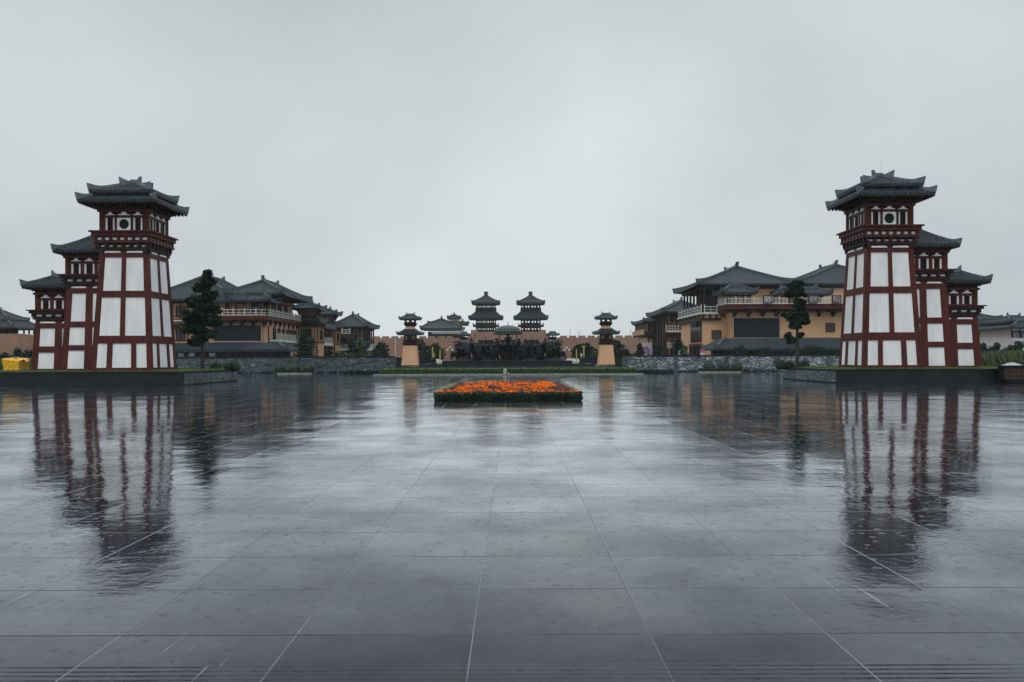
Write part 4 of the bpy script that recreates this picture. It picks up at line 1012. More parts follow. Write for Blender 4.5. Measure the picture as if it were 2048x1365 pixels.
def window(parent, x0, x1, y, z0, z1, face='front', muntins=2, frame='red'):
    T = (lambda a, d, z: (a, y-d, z)) if face == 'front' else ((lambda a, d, z: (y+d, a, z)) if face == 'right' else (lambda a, d, z: (y-d, a, z)))
    f = MB(); t_ = .12; d = .09
    f.fbox(T, x0-t_, x1+t_, 0, d, z1, z1+t_); f.fbox(T, x0-t_, x1+t_, 0, d+.05, z0-t_, z0); f.fbox(T, x0-t_, x0, 0, d, z0+.001, z1-.001); f.fbox(T, x1, x1+t_, 0, d, z0+.001, z1-.001)
    for i in range(1, muntins+1):
        a = x0+(x1-x0)*i/(muntins+1); f.fbox(T, a-.025, a+.025, .01, d-.02, z0+.002, z1-.002)
    zc = z0+(z1-z0)*.6; f.fbox(T, x0+.001, x1-.001, .01, d-.03, zc-.025, zc+.025)
    w_ = f.build('window', frame, parent); g_ = MB(); g_.fbox(T, x0, x1, .002, .02, z0, z1); g_.build('pane', 'glass', w_)
    return w_
def beams(parent, x0, x1, y, z0, z1, nx, zs, m='red', w_=.13, face='front', name='timber_frame'):
    T = (lambda a, d, z: (a, y-d, z)) if face == 'front' else ((lambda a, d, z: (y+d, a, z)) if face == 'right' else (lambda a, d, z: (y-d, a, z)))
    f = MB()
    for z in zs: f.fbox(T, x0, x1, 0, .075, z-w_/2, z+w_/2)
    for i in range(nx+1):
        a = x0+(x1-x0)*i/nx; f.fbox(T, a-w_/2, a+w_/2, 0, .09, z0, z1)
    return f.build(name, m, parent)
def brackets(parent, x0, x1, y, z0, z1, n, dp=.9, face='front', m='darkred'):
    T = (lambda a, d, z: (a, y-d, z)) if face == 'front' else ((lambda a, d, z: (y+d, a, z)) if face == 'right' else (lambda a, d, z: (y-d, a, z)))
    f = MB(); h = z1-z0
    for i in range(n+1):
        a = x0+(x1-x0)*i/n
        f.fbox(T, a-.14, a+.14, 0, dp*.4, z0, z0+h*.35); f.fbox(T, a-.2, a+.2, 0, dp*.7, z0+h*.354, z0+h*.65); f.fbox(T, a-.5, a+.5, 0, dp, z0+h*.654, z1)
    f.build('bracket', m, parent)
def wall(parent, x0, x1, y0, y1, z0, z1, m='tan', name='wall'):
    a = MB(); a.box(x0, x1, y0, y1, z0, z1); return a.build(name, m, parent)
def finial(m_, x, y, z, s=1.0, sg=1):
    for i in range(3): m_.box(x-.22*s+.06*i*sg*s, x+.22*s+.06*i*sg*s, y-.12*s, y+.12*s, z+i*.32*s, z+(i+1)*.32*s-.004)
FR = dict(sp=.34, rr=.085, detail=False, rafters=False, horn=.35, rh=.22, rw=.26, th=.28, lift=.15)

# --- left: west hall
Lg = 'timber halls left of the plaza'
t = thing('timber_hall', 'tan timber framed hall seen between left gate tower and dark tree', 'building', (X(388,108), 108, 0), Lg)
x0, x1 = X(300,108), X(452,108)
b_ = wall(t, x0, x1, 108, 124, 0, 9.4)
beams(t, x0, x1, 108, 3.9, 9.4, 10, (4.05, 5.9, 6.9, 7.3, 9.2))
for px in (354, 388, 420):
    for (ya, yb) in ((614, 633), (662, 678)): window(b_, X(px,108), X(px+16,108), 107.99, Z(px,yb,108), Z(px,ya,108))
wall(t, x0, x1+.3, 107.2, 107.9, 6.58, 6.75, 'rail', 'ledge'); 
a = MB(); a.box(x0, x1, 107.3, 107.95, 5.6, 6.2); a.build('cornice', 'darkred', t)
eavebox(t, (x0+x1)/2, 115, 9.0, 9.5, (x1-x0)/2+.1, 7.1, (x1-x0)/2+.9, 7.9)
ro = roof(t, X(388,108), 115.5, 9.5, 6.2, 9.3, 13.0, .02, 3.8, sag=.15, **FR)
a = MB(); finial(a, X(388,108), 111.7, 12.98, .9); a.build('ridge_finial', 'tile', ro)
# --- left: middle hall
t = thing('timber_hall', 'tan hall with white balcony behind the left dark screen', 'building', (-34.5, 106, 0), Lg)
b_ = wall(t, -40.2, -31.95, 106, 121, 0, 6.6); 
wall(t, -40.2, -32.6, 108.6, 120, 7.15, 10.1, 'tan', 'upper_wall')
a = MB(); a.box(-40.5, -31.5, 104.6, 121.5, 6.62, 7.15); a.build('balcony_beam', 'red', t)
a = MB(); a.box(-40.45, -31.55, 104.65, 121.4, 7.153, 7.2); a.build('balcony_floor', 'stone', t)
r_ = MB(); railing(r_, (-40.4, 104.75), (-31.65, 104.75), 7.2); railing(r_, (-31.65, 104.75), (-31.65, 121.3), 7.2); r_.build('railing', 'rail', t)
brackets(t, -39.6, -32.3, 106, 5.9, 6.6, 5, 1.2); brackets(t, 107, 120, -31.95, 5.9, 6.6, 6, .4, 'right')
beams(t, -40.2, -32.6, 108.6, 7.2, 10.1, 7, (8.0, 9.3, 9.9)); beams(t, 108.6, 120, -32.6, 7.2, 10.1, 9, (8.0, 9.3, 9.9), face='right')
for px in (503, 527): window(b_, X(px,108), X(px+9,108), 108.5, 7.9, 9.2)
for yy in (110.3, 113, 116): window(b_, yy, yy+1.1, -32.55, 7.9, 9.2, 'right')
beams(t, 106.2, 121, -31.95, 0, 5.9, 6, (4.0, 3.4), 'darkred', .3, 'right')
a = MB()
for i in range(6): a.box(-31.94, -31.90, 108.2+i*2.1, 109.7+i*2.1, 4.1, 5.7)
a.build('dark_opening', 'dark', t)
r_ = MB(); railing(r_, (-31.5, 108.5), (-31.5, 120.5), 4.1, .8); r_.build('lower_railing', 'rail', t)
a = MB(); a.box(-32.2, -31.35, 106.4, 121, 3.85, 4.08); a.build('lower_ledge', 'rail', t)
eavebox(t, -34.2, 114, 9.7, 10.15, 4.6-1.8, 6.2, 4.6-1.2, 7.0)
ro = roof(t, -33.9, 113.8, 10.2, 3.9, 7.6, 12.2, .02, 3.6, sag=.15, **FR)
a = MB(); finial(a, -33.9, 110.2, 12.2, .75); a.build('ridge_finial', 'tile', ro); a = MB(); finial(a, -33.9, 117.3, 12.2, .6); a.build('ridge_finial', 'tile', ro)
roof(t, X(506,105.5), 106.6, Z(506,599,103.8), 2.7, 2.6, Z(506,586,105), 1.0, .02, sag=.3, **FR)
roof(t, X(462,106), 108.5, Z(462,600,104), 2.6, 3.5, Z(462,590,104), 1.6, 1.6, sag=.3, topridge=False, **FR)
# ground floor arcade with its own tile roof
t = thing('arcade', 'dark ground floor arcade with a low tiled roof behind the left carved wall', 'building', (X(450,102), 102, 0), Lg)
ax0, ax1 = X(300,101), X(562,101); cx_ = (ax0+ax1)/2
roof(t, cx_, 104.2, 2.75, (ax1-ax0)/2+.8, 3.4, 3.6, (ax1-ax0)/2-1.0, 1.2, sag=.2, topridge=False, **{**FR, 'lift': .05})
a = MB(); a.box(ax0, ax1, 104.5, 105.5, 0, 2.7); a.build('wall', 'dark', t)
a = MB()
for i in range(13): xx = ax0+(ax1-ax0)*i/12; a.box(xx-.12, xx+.12, 101.6, 101.85, 0, 2.55)
a.box(ax0, ax1, 101.55, 101.9, 2.553, 2.72); build_each(a, 'column', 'darkred', t)
a = MB()
for px in (356, 377, 418): a.box(X(px,104.4), X(px+12,104.4), 104.44, 104.5, 1.7, 2.35)
a.build('window', 'stone', t)
# --- left screen
def screen(label, px0, px1, y0, y1, D_):
    x0, x1 = X(px0,D_), X(px1,D_); z1, z0 = Z((px0+px1)/2,y0,D_), Z((px0+px1)/2,y1,D_); t = thing('display_screen', label, 'screen', ((x0+x1)/2, D_, z0), 'large dark display screens')
    a = MB(); a.box(x0, x1, D_, D_+.16, z0, z1); a.build('panel', 'led', t); w_ = .14
    a = MB(); a.box(x0-w_, x1+w_, D_-.06, D_+.19, z1+.002, z1+w_); a.box(x0-w_, x1+w_, D_-.06, D_+.19, z0-w_, z0-.002); a.box(x0-w_, x0-.002, D_-.06, D_+.19, z0, z1); a.box(x1+.002, x1+w_, D_-.06, D_+.19, z0, z1); a.build('frame', 'screenframe', t)
screen('wide dark display screen on the left tan hall', 428, 522.5, 651, 682.5, 105.8)
screen('wide dark display screen on the right ochre hall', 1467.5, 1559, 636.5, 675.5, 115.7)

# --- left turrets
def turret(label, cx, cy, grp):
    t = thing('timber_turret', label, 'building', (cx, cy, 0), grp)
    b_ = wall(t, cx-1.75, cx+1.75, cy-2.2, cy+2.2, 0, 6.4)
    beams(t, cx-1.75, cx+1.75, cy-2.2, 3.9, 6.4, 9, (4.0, 6.3), 'darkred', .1); beams(t, cy-2.2, cy+2.2, cx+1.75, 3.9, 6.4, 5, (4.0, 6.3), 'darkred', .12, 'right')
    beams(t, cx-1.75, cx+1.75, cy-2.2, 0, 3.8, 4, (1.6, 3.3), 'darkred', .16)
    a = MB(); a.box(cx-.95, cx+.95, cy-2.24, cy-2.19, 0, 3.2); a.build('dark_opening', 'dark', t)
    window(b_, cx-.35, cx+.75, cy-2.3, 4.9, 5.9, muntins=1, frame='darkred'); window(b_, cy-.3, cy+.4, cx+1.84, 4.6, 5.8, 'right', 0, 'darkred')
    eavebox(t, cx, cy, 6.4, 7.2, 1.8, 2.25, 1.95, 2.4)
    roof(t, cx, cy, 7.35, 2.25, 2.7, 8.0, 1.45, 1.5, sag=.2, topridge=False, **{**FR, 'horn': .2, 'sp': .3})
    a = MB(); a.hexa([(cx-1.0,cy-1.2,7.85), (cx+1.0,cy-1.2,7.85), (cx+1.0,cy+1.2,7.85), (cx-1.0,cy+1.2,7.85), (cx-1.5,cy-1.6,9.05), (cx+1.5,cy-1.6,9.05), (cx+1.5,cy+1.6,9.05), (cx-1.5,cy+1.6,9.05)])
    up = a.build('flared_neck', 'tan', t)
    a = MB()
    for k in range(4):
        for j in range(8):
            q = -1+2*(j+.5)/8; w0, d0 = (1.0, 1.2) if k in (0,2) else (1.2, 1.0); w1, d1 = (1.5, 1.6) if k in (0,2) else (1.6, 1.5); T = Tf(k, cx, cy)
            a.hexa([T(q*w0-.07, d0+.05, 7.86), T(q*w0+.07, d0+.05, 7.86), T(q*w0+.07, d0-.05, 7.86), T(q*w0-.07, d0-.05, 7.86), T(q*w1-.09, d1+.06, 8.9), T(q*w1+.09, d1+.06, 8.9), T(q*w1+.09, d1-.05, 8.9), T(q*w1-.09, d1-.05, 8.9)])
    a.box(cx-1.62, cx+1.62, cy-1.75, cy+1.75, 8.92, 9.2)
    a.build('strut', 'darkred', up)
    ro = roof(t, cx, cy, 9.22, 2.1, 2.4, 10.0, .55, .05, sag=.3, **{**FR, 'sp': .3})
    a = MB(); finial(a, cx-.45, cy, 10.0, .55, -1); a.build('ridge_finial', 'tile', ro); a = MB(); finial(a, cx+.45, cy, 10.0, .55); a.build('ridge_finial', 'tile', ro)
    return t
turret('near timber turret with two tiled roofs right of the tan balcony hall', -31.1, 124.2, Lg)
turret('far timber turret with two tiled roofs, between near turret and left pavilion', -32.0, 140.4, Lg)
# linking wing
t = thing('timber_wing', 'low dark timber wing linking the two left turrets', 'building', (-34, 126.6, 0), Lg)
wall(t, -38, -31.6, 126.6, 138, 0, 6.6, 'darkred'); beams(t, 126.6, 138, -31.6, 0, 6.5, 5, (4.0, 6.3), 'tan', .3, 'right')
r_ = MB(); railing(r_, (-30.6, 126.7), (-30.6, 137.9), 4.1, .85); r_.build('railing', 'rail', t)
a = MB(); a.box(-31.58, -30.4, 126.7, 138, 3.7, 4.08); a.build('ledge', 'rail', t)
roof(t, -33.5, 132.3, 6.7, 3.6, 5.5, 8.1, .02, 4.0, sag=.2, **FR)
# pavilion
def pavilion(name, label, cx, cy, ex, ey, ze, zt, ridge_y, grp, balc=True):
    t = thing(name, label, 'building', (cx, cy, 0), grp)
    hx, hy = ex-1.1, ey-1.3
    wall(t, cx-hx+.5, cx+hx-.5, cy-hy+.5, cy+hy-.5, 0, ze-.3, 'darkred')
    beams(t, cx-hx+.5, cx+hx-.5, cy-hy+.5, 0, ze-.3, 6, (ze*.5, ze*.8), 'tan', .14)
    a = MB()
    for i in range(5):
        for sy in (-1, 1): xx = cx-hx+2*hx*i/4; a.box(xx-.13, xx+.13, cy+sy*hy-.13, cy+sy*hy+.13, 0, ze-.4)
    for j in range(1, 5):
        for sx in (-1, 1): yy = cy-hy+2*hy*j/5; a.box(cx+sx*hx-.13, cx+sx*hx+.13, yy-.13, yy+.13, 0, ze-.4)
    build_each(a, 'column', 'darkred', t)
    if balc:
        zf = ze-4.6; a = MB(); a.box(cx-hx-.9, cx+hx+.9, cy-hy-.9, cy+hy+.9, zf-.35, zf); a.build('balcony_floor', 'rail', t)
        a = MB(); a.box(cx-hx-.7, cx+hx+.7, cy-hy-.7, cy+hy+.7, zf-.9, zf-.353); a.build('balcony_beam', 'red', t)
        r_ = MB()
        for p, q in (((-1,-1), (1,-1)), ((1,-1), (1,1)), ((-1,1), (-1,-1))): railing(r_, (cx+p[0]*(hx+.8), cy+p[1]*(hy+.8)), (cx+q[0]*(hx+.8), cy+q[1]*(hy+.8)), zf, .85)
        r_.build('railing', 'rail', t)
    eavebox(t, cx, cy, ze-.7, ze-.15, hx-.3, hy-.3, hx+.4, hy+.4)
    ro = roof(t, cx, cy, ze, ex, ey, zt, .02, ridge_y, sag=.15, **FR)
    a = MB(); finial(a, cx, cy-ridge_y, zt, .7); a.build('ridge_finial', 'tile', ro); a = MB(); finial(a, cx, cy+ridge_y, zt, .6); a.build('ridge_finial', 'tile', ro)
    return t
t = pavilion('pavilion', 'tiled timber pavilion with white balustrades at the far end of the left halls', -33.0, 171, 3.9, 7.0, 8.15, 10.6, 3.2, Lg)
r_ = MB(); railing(r_, (X(668,160), 160), (X(700,160), 160), Z(680,668,160), .9); r_.build('upper_railing', 'rail', t)
a = MB(); a.box(X(666,160), X(702,160), 159.6, 166, Z(680,668,160)-.9, Z(680,668,160)); a.build('upper_balcony', 'darkred', t)

# --- right: tall hall
Rg = 'ochre halls right of the plaza'
t = thing('ochre_hall', 'tall ochre hall with red balcony band and side colonnade right of the plaza', 'building', (34, 118.5, 0), Rg)
b_ = wall(t, 28.0, 31.4, 118.5, 134, 0, 7.3, 'orange')
b2 = wall(t, 31.4, 60, 116, 134, 0, 8.05, 'orange')
b3 = wall(t, 30.6, 60, 119.2, 133, 8.1, 11.9, 'orange', 'upper_wall')
a = MB(); a.box(30.2, 60, 114.0, 119.1, 8.35, 8.72); a.box(30.3, 60, 114.1, 119.1, 8.725, 9.05); a.build('balcony_beam', 'red', t)
a = MB(); a.box(30.15, 60, 113.95, 119.1, 9.053, 9.12); a.build('balcony_floor', 'rail', t)
r_ = MB(); railing(r_, (30.3, 114.05), (X(1527,114), 114.05), 9.12, .78, 1.2); railing(r_, (X(1545,114), 114.05), (X(1575,114), 114.05), 9.12, .78, 1.2); railing(r_, (X(1604,114), 114.05), (X(1619,114), 114.05), 9.12, .78, 1.2); railing(r_, (X(1636,114), 114.05), (X(1664,114), 114.05), 9.12, .78, 1.2); railing(r_, (X(1682,114), 114.05), (58, 114.05), 9.12, .78, 1.2)
railing(r_, (30.3, 114.05), (30.3, 119), 9.12, .78, .8); r_.build('railing', 'rail', t)
brackets(t, 31.8, 58, 116, 7.35, 8.34, 13, 1.6)
a = MB(); a.box(31.5, 59.9, 115.0, 115.95, 8.06, 8.34); a.build('soffit_beam', 'darkred', t)
# lower side terrace with colonnade
a = MB(); a.box(27.4, 30.1, 117.9, 134.4, 7.85, 8.08); a.build('terrace_edge', 'rail', t)
a = MB(); a.box(27.7, 30.4, 118.2, 134.2, 7.304, 7.845); a.build('terrace_band', 'tan', t)
a = MB()
for i in range(11): yy = 118.7+i*1.5; a.box(27.5, 27.7, yy-.16, yy+.16, 7.32, 7.84)
for i in range(3): xx = 27.95+i*.95; a.box(xx-.16, xx+.16, 117.98, 118.2, 7.32, 7.84)
a.box(27.6, 30.5, 118.1, 118.45, 6.95, 7.3); a.box(27.6, 27.95, 118.46, 134.2, 6.95, 7.3)
a.build('dentil_band', 'darkred', t)
r_ = MB(); railing(r_, (27.6, 118.1), (27.6, 134), 8.08, .95, 2.2); railing(r_, (28.1, 118.1), (29.9, 118.1), 8.08, .95, 1.8); r_.build('terrace_railing', 'rail', t)
for i in range(7):
    a = MB(); yy = 118.8+i*2.3; a.lathe(28.25, yy, [(.2,8.09), (.17,8.3), (.16,11.9)], 10); build_each(a, 'column', 'darkred', t)
a = MB(); a.box(30.5, 30.58, 119.3, 133, 8.1, 11.8); a.build('colonnade_wall', 'dark', t)
a = MB()
for i in range(9): yy = 119.6+i*1.5; a.box(30.42, 30.5, yy, yy+.12, 8.1, 11.6)
for i in range(7): a.box(30.42, 30.5, 119.3, 133, 8.4+i*.45, 8.43+i*.45)
a.build('lattice', 'darkred', t)
a = MB(); a.box(28.1, 60, 118.6, 134, 11.65, 12.1); a.build('eave_beam', 'darkred', t)
window(b_, X(1425,118.4), X(1441,118.4), 118.4, Z(1433,676,118.4), Z(1433,662.5,118.4), muntins=2, frame='red'); window(b2, X(1653,116), X(1668,116), 115.95, Z(1660,662,116), Z(1660,648,116), muntins=1, frame='red')
# side lattice window and door
lw = window(b_, 119.5, 126.5, 28.0, 4.0, 6.7, 'left', 7, 'darkred')
a = MB(); a.box(27.9, 28.0, 119.2, 126.8, 0, 3.2); dr = a.build('doorway', 'dark', t)
a = MB()
for i in range(4): a.box(27.75, 27.9, 119.0+i*2.5, 119.35+i*2.5, 0, 3.3)
a.box(27.7, 27.9, 118.9, 127, 3.304, 3.6); a.build('door_frame', 'red', dr)
a = MB(); a.box(27.55, 27.9, 121.2, 125, 6.2, 7.1); a.build('name_board', 'dark', t)
a = MB(); a.box(27.98, 31.38, 118.42, 118.5, 3.35, 3.42); a.build('string_course', 'tan', t)
ro = roof(t, 34.2, 126.3, 12.3, 7.3, 8.6, 15.3, .02, 3.2, sag=.12, **{**FR, 'sp': .36})
a = MB(); finial(a, 34.2, 122.9, 15.3, .8); a.build('ridge_finial', 'tile', ro); a = MB(); finial(a, 34.2, 129.6, 15.3, .7, -1); a.build('ridge_finial', 'tile', ro)
# balcony kiosks
kx = X(1476,115.5)
a = MB(); a.box(kx-1.9, kx+1.9, 116.0, 119.1, 9.13, 10.7); kk = a.build('kiosk_room', 'tan', t)
beams(t, kx-1.9, kx+1.9, 116.0, 9.13, 10.7, 4, (10.4,), 'darkred', .16)
ro = roof(t, kx, 116.9, 10.78, 2.6, 2.6, 11.9, .7, .02, sag=.3, **{**FR, 'sp': .3})
a = MB(); finial(a, kx-.6, 116.9, 11.9, .5, -1); a.build('ridge_finial', 'tile', ro); a = MB(); finial(a, kx+.6, 116.9, 11.9, .5); a.build('ridge_finial', 'tile', ro)
kx = X(1606,115.5)
a = MB(); a.box(kx-2.9, kx+2.9, 116.2, 119.1, 9.13, 10.5); a.build('kiosk_room', 'orange', t)
beams(t, kx-2.9, kx+2.9, 116.2, 9.13, 10.5, 5, (10.3,), 'darkred', .16)
roof(t, kx, 117.2, 10.55, 3.8, 3.0, 11.5, 2.6, .02, sag=.3, **{**FR, 'sp': .3})
# --- right: second roof
t = thing('ochre_hall', 'second ochre hall roof half hidden behind the right gate tower', 'building', (50, 120, 0), Rg)
wall(t, 43.5, 58, 120.5, 134, 9.0, 12.0, 'orange')
ro = roof(t, 49.6, 127, 12.35, 8.2, 8.8, 15.6, .02, 3.2, sag=.12, **{**FR, 'sp': .36})
a = MB(); finial(a, 49.6, 123.8, 15.6, .8); a.build('ridge_finial', 'tile', ro); a = MB(); finial(a, 49.6, 130, 15.6, .8, -1); a.build('ridge_finial', 'tile', ro)
# arcade
t = thing('arcade', 'dark ground floor arcade with a low tiled roof behind the right carved wall', 'building', (X(1560,110), 110, 0), Rg)
ax0, ax1 = X(1440,110), X(1760,110); cx_ = (ax0+ax1)/2
roof(t, cx_, 113, 2.75, (ax1-ax0)/2+.9, 3.6, 4.2, (ax1-ax0)/2-1.2, 1.2, sag=.2, topridge=False, **{**FR, 'lift': .05})
a = MB(); a.box(ax0, ax1, 113.5, 115, 0, 2.9); a.build('wall', 'dark', t)
a = MB()
for i in range(15): xx = ax0+(ax1-ax0)*i/14; a.box(xx-.12, xx+.12, 110.4, 110.65, 0, 2.55)
a.box(ax0, ax1, 110.35, 110.7, 2.553, 2.72); build_each(a, 'column', 'darkred', t)
for i, px in enumerate((1478, 1530, 1575, 1618, 1640, 1665)):
    D_ = 109.3; z1 = Z(px, 690+ (i%3)*3, D_); x = X(px, D_); t_ = crown_tree('climbing_shrub', 'dark leafy shrub before the right arcade, ' + ['left end', 'below the dark screen', 'left of the sparse tree', 'right of the sparse tree', 'under the small window', 'nearest the right gate tower'][i], x, D_, 0, [(0, z1-.5, .8, .5, 1), (.5, z1-1.1, .9, .6, 1), (-.5, z1-1.2, .9, .6, 1)], z1-.6, .06, 220, .11, 'leaf3', 90+i, 'shrub', 'shrubs before the right arcade')
# signs with characters on the balcony
def charsign(ch, px, label, D_=113.6):
    x = X(px, D_); w_ = .50; z0, z1 = 9.1, 10.25; t = thing('character_sign', label, 'sign', (x, D_, z0), 'framed character signs on the balcony')
    a = MB(); a.box(x-w_*1.3, x+w_*1.3, D_, D_+.14, z0, z1); a.build('sign_frame', 'darkred', t)
    a = MB(); a.box(x-w_*.95, x+w_*.95, D_-.03, D_-.002, z0+.12, z1-.12); a.build('sign_board', 'paper', t)
    cu = bpy.data.curves.new('character', 'FONT'); cu.body = ch; cu.size = .98; cu.extrude = .008; cu.offset = .012; cu.align_x = 'CENTER'; cu.align_y = 'CENTER'
    tmp = bpy.data.objects.new('tmp', cu); COL.objects.link(tmp); dg = bpy.context.evaluated_depsgraph_get(); dg.update(); me = bpy.data.meshes.new_from_object(tmp.evaluated_get(dg)); bpy.data.objects.remove(tmp)
    me.materials.clear(); me.materials.append(M['ink']); o = bpy.data.objects.new('character', me); COL.objects.link(o); o.parent = t
    if len(me.vertices):
        xs = [v.co.x for v in me.vertices]; ys = [v.co.y for v in me.vertices]; mx_, my_ = (min(xs)+max(xs))/2, (min(ys)+max(ys))/2
        for v in me.vertices: v.co.x -= mx_; v.co.y -= my_
    o.rotation_euler = (R(90), 0, 0); o.location = (0, -.045, (z1-z0)/2)
charsign('\u6c49', 1536, 'framed sign with dark character on the balcony above the right screen')
charsign('\u56fd', 1627, 'framed sign with boxed dark character on the balcony right of the tree')
charsign('\u6e90', 1674, 'framed sign with dark character on the balcony next to the right gate tower')
x = X(1545.5, 119); a = MB(); a.box(x-.16, x+.16, 119.0, 119.15, Z(1545,593,119), Z(1545,590,119)+.25); a.box(x-.22, x+.22, 118.98, 119.15, Z(1545,593.5,119)-.12, Z(1545,593,119)-.004)
tag(a.build('wall_light', 'rail', None, (x, 119, Z(1545,593,119))), 'small white wall fitting right of the first framed sign', 'wall light')

# --- right: further halls
t = pavilion('timber_hall', 'dark timber hall with a sloping tiled roof left of the tall ochre hall', 31.4, 153.5, 4.5, 8.6, 9.8, 12.0, 3.6, Rg, False)
roof(t, 33.5, 148, 9.2, 3.3, 3.5, 10.4, 1.2, .02, sag=.2, **FR)
a = MB(); a.box(27.9, 35, 146.0, 147.0, 6.1, 6.4); a.build('balcony_floor', 'rail', t)
a = MB(); a.box(27.6, 35.2, 146.2, 148, 5.3, 6.09); a.build('balcony_beam', 'darkred', t)
r_ = MB(); railing(r_, (27.8, 146.1), (30.0, 146.1), 6.4, .9); railing(r_, (28.0, 145.6), (30.1, 145.6), 3.3, .9); r_.build('railing', 'rail', t)
t = thing('timber_turret', 'dark timber turret on ochre piers at the far end of the right halls', 'building', (29.7, 166, 0), Rg)
b_ = wall(t, 28.0, 31.6, 166.5, 180, 0, 5.8, 'orange'); beams(t, 28.0, 31.6, 166.5, 0, 5.8, 3, (.3, 3.0, 5.6), 'darkred', .25)
wall(t, 27.6, 32.3, 165.8, 181, 6.9, 8.8, 'darkred', 'upper_wall'); beams(t, 27.6, 32.3, 165.8, 6.9, 8.8, 4, (8.6,), 'tan', .3); beams(t, 166, 181, 27.6, 6.9, 8.8, 9, (8.6,), 'tan', .25, 'left')
a = MB(); a.box(27.0, 32.9, 165.2, 181, 6.0, 6.87); a.build('balcony_beam', 'darkred', t)
a = MB(); a.box(26.9, 27.0, 165.2, 181, 6.3, 7.3); a.build('balcony_panel', 'tan', t)
eavebox(t, 29.9, 173, 8.5, 8.95, 2.4, 7.6, 2.8, 8.0)
ro = roof(t, 29.9, 172.5, 8.95, 3.2, 8.2, 10.1, .02, 5.5, sag=.2, **FR)
a = MB(); finial(a, 29.9, 178, 10.1, .6, -1); a.build('ridge_finial', 'tile', ro)
# banner on the turret and small signs
x = X(1292, 164); t = thing('hanging_banner', 'pale banner with pink and violet print hanging below the far right turret', 'banner', (x, 164, Z(1292,711,164)))
vs = []; fs = []
for j in range(7):
    for i in range(7): vs.append((x-1.25+2.5*i/6+.1*j/6*2, 164+.12*math.sin(i*1.7+j*.6), Z(1292,711,164)+2.35*j/6+.35*i/6))
for j in range(6):
    for i in range(6): q = j*7+i; fs.append((q, q+1, q+8, q+7))
a = MB(); a.add(vs, fs); o = a.build('cloth', 'rail', t, recalc=False); sm = o.modifiers.new('thick', 'SOLIDIFY'); sm.thickness = .02
for (u0, u1, w0, w1, m) in ((-.9,-.2,1.0,1.5,'pink'), (-.7,.6,.35,.8,'violet'), (0,.8,.9,1.2,'violet'), (-.3,.4,1.35,1.7,'pink')):
    a = MB(); a.add([(x+u0,163.8,Z(1292,711,164)+w0), (x+u1,163.78,Z(1292,711,164)+w0+.1), (x+u1-.1,163.8,Z(1292,711,164)+w1+.1), (x+u0+.15,163.78,Z(1292,711,164)+w1), (x+u0,163.9,Z(1292,711,164)+w0), (x+u1,163.9,Z(1292,711,164)+w0+.1), (x+u1-.1,163.9,Z(1292,711,164)+w1+.1), (x+u0+.15,163.9,Z(1292,711,164)+w1)], [(0,1,2,3), (7,6,5,4), (0,4,5,1), (1,5,6,2), (2,6,7,3), (3,7,4,0)]); a.build('print', m, t)
for px, w_, z0, z1, D_, m, lb in ((1366, .6, 1.75, 2.5, 112, 'rail', 'white notice board left foot of the tall ochre hall'), (1404.5, .28, 1.7, 2.7, 112, 'pink', 'red and white notice post at the corner of the tall ochre hall')):
    x = X(px, D_); t = thing('notice_board', lb, 'sign', (x, D_, 0)); a = MB(); a.box(x-w_, x+w_, D_, D_+.08, z0, z1); a.build('board', m, t)
    a = MB(); a.box(x-w_, x-w_+.08, D_+.09, D_+.16, 0, z1); a.box(x+w_-.08, x+w_, D_+.09, D_+.16, 0, z1); a.build('post', 'iron', t)
    a = MB(); a.box(x-w_*.8, x+w_*.5, D_-.02, D_-.002, z0+.3, z1-.15) if m == 'rail' else a.box(x-w_, x+w_, D_-.02, D_-.002, z0, z0+.5); a.build('print', 'ink' if m == 'rail' else 'rail', t)

# ------------------------------------------------------------------ far city wall, gatehouse and pagodas
t = thing('city_wall', 'long far brick city wall with battlements closing the square', 'wall', (0, 262, 0))
def batt(m_, x0, x1, y, z, w_=1.5, gap=.65, h=.75, depth=.6):
    x = x0
    while x < x1: m_.box(x, min(x+w_, x1), y, y+depth, z+.003, z+h); x += w_+gap
a = MB(); zt = 8.1; a.box(X(560,262), X(941,262), 262, 272, 0, zt); a.box(X(1092,262), X(1420,262), 262, 272, 0, zt); wb = a.build('wall_body', 'brick', t)
a = MB(); batt(a, X(560,262), X(905,262), 262, zt, 2.3, .7, .6); batt(a, X(1120,262), X(1420,262), 262, zt, 2.3, .7, .6); a.build('battlement', 'brick', t)
t = thing('gatehouse', 'broad brick gatehouse with three dark gates below the two pagodas', 'gatehouse', (X(1016,252), 252, 0))
gx0, gx1 = X(942,252), X(1092,252); zg = Z(1016,664,252)
gates = [(956,988), (1047,1079), (1000,1034)]
a = MB(); segs = [gx0]+[X(v,252) for g_ in sorted(gates) for v in g_]+[gx1]; zga = Z(1016,680,252)
for i in range(0, len(segs)-1, 2): a.box(segs[i], segs[i+1], 252, 268, 0, zga)
a.box(gx0, gx1, 252, 268, zga+.003, zg)
a.hexa([(gx0-2.4,254,0), (gx0-.01,254,0), (gx0-.01,268,0), (gx0-2.4,268,0), (gx0-.9,254,zg-.6), (gx0-.01,254,zg-.6), (gx0-.01,268,zg-.6), (gx0-.9,268,zg-.6)])
a.hexa([(gx1+.01,254,0), (gx1+2.4,254,0), (gx1+2.4,268,0), (gx1+.01,268,0), (gx1+.01,254,zg-.6), (gx1+.9,254,zg-.6), (gx1+.9,268,zg-.6), (gx1+.01,268,zg-.6)])
a.build('wall_body', 'brick', t)
a = MB(); a.box(gx0, gx0+2, 252, 253, zg+.003, zg+.6); a.box(gx1-2, gx1, 252, 253, zg+.003, zg+.6); a.build('battlement', 'brick', t)
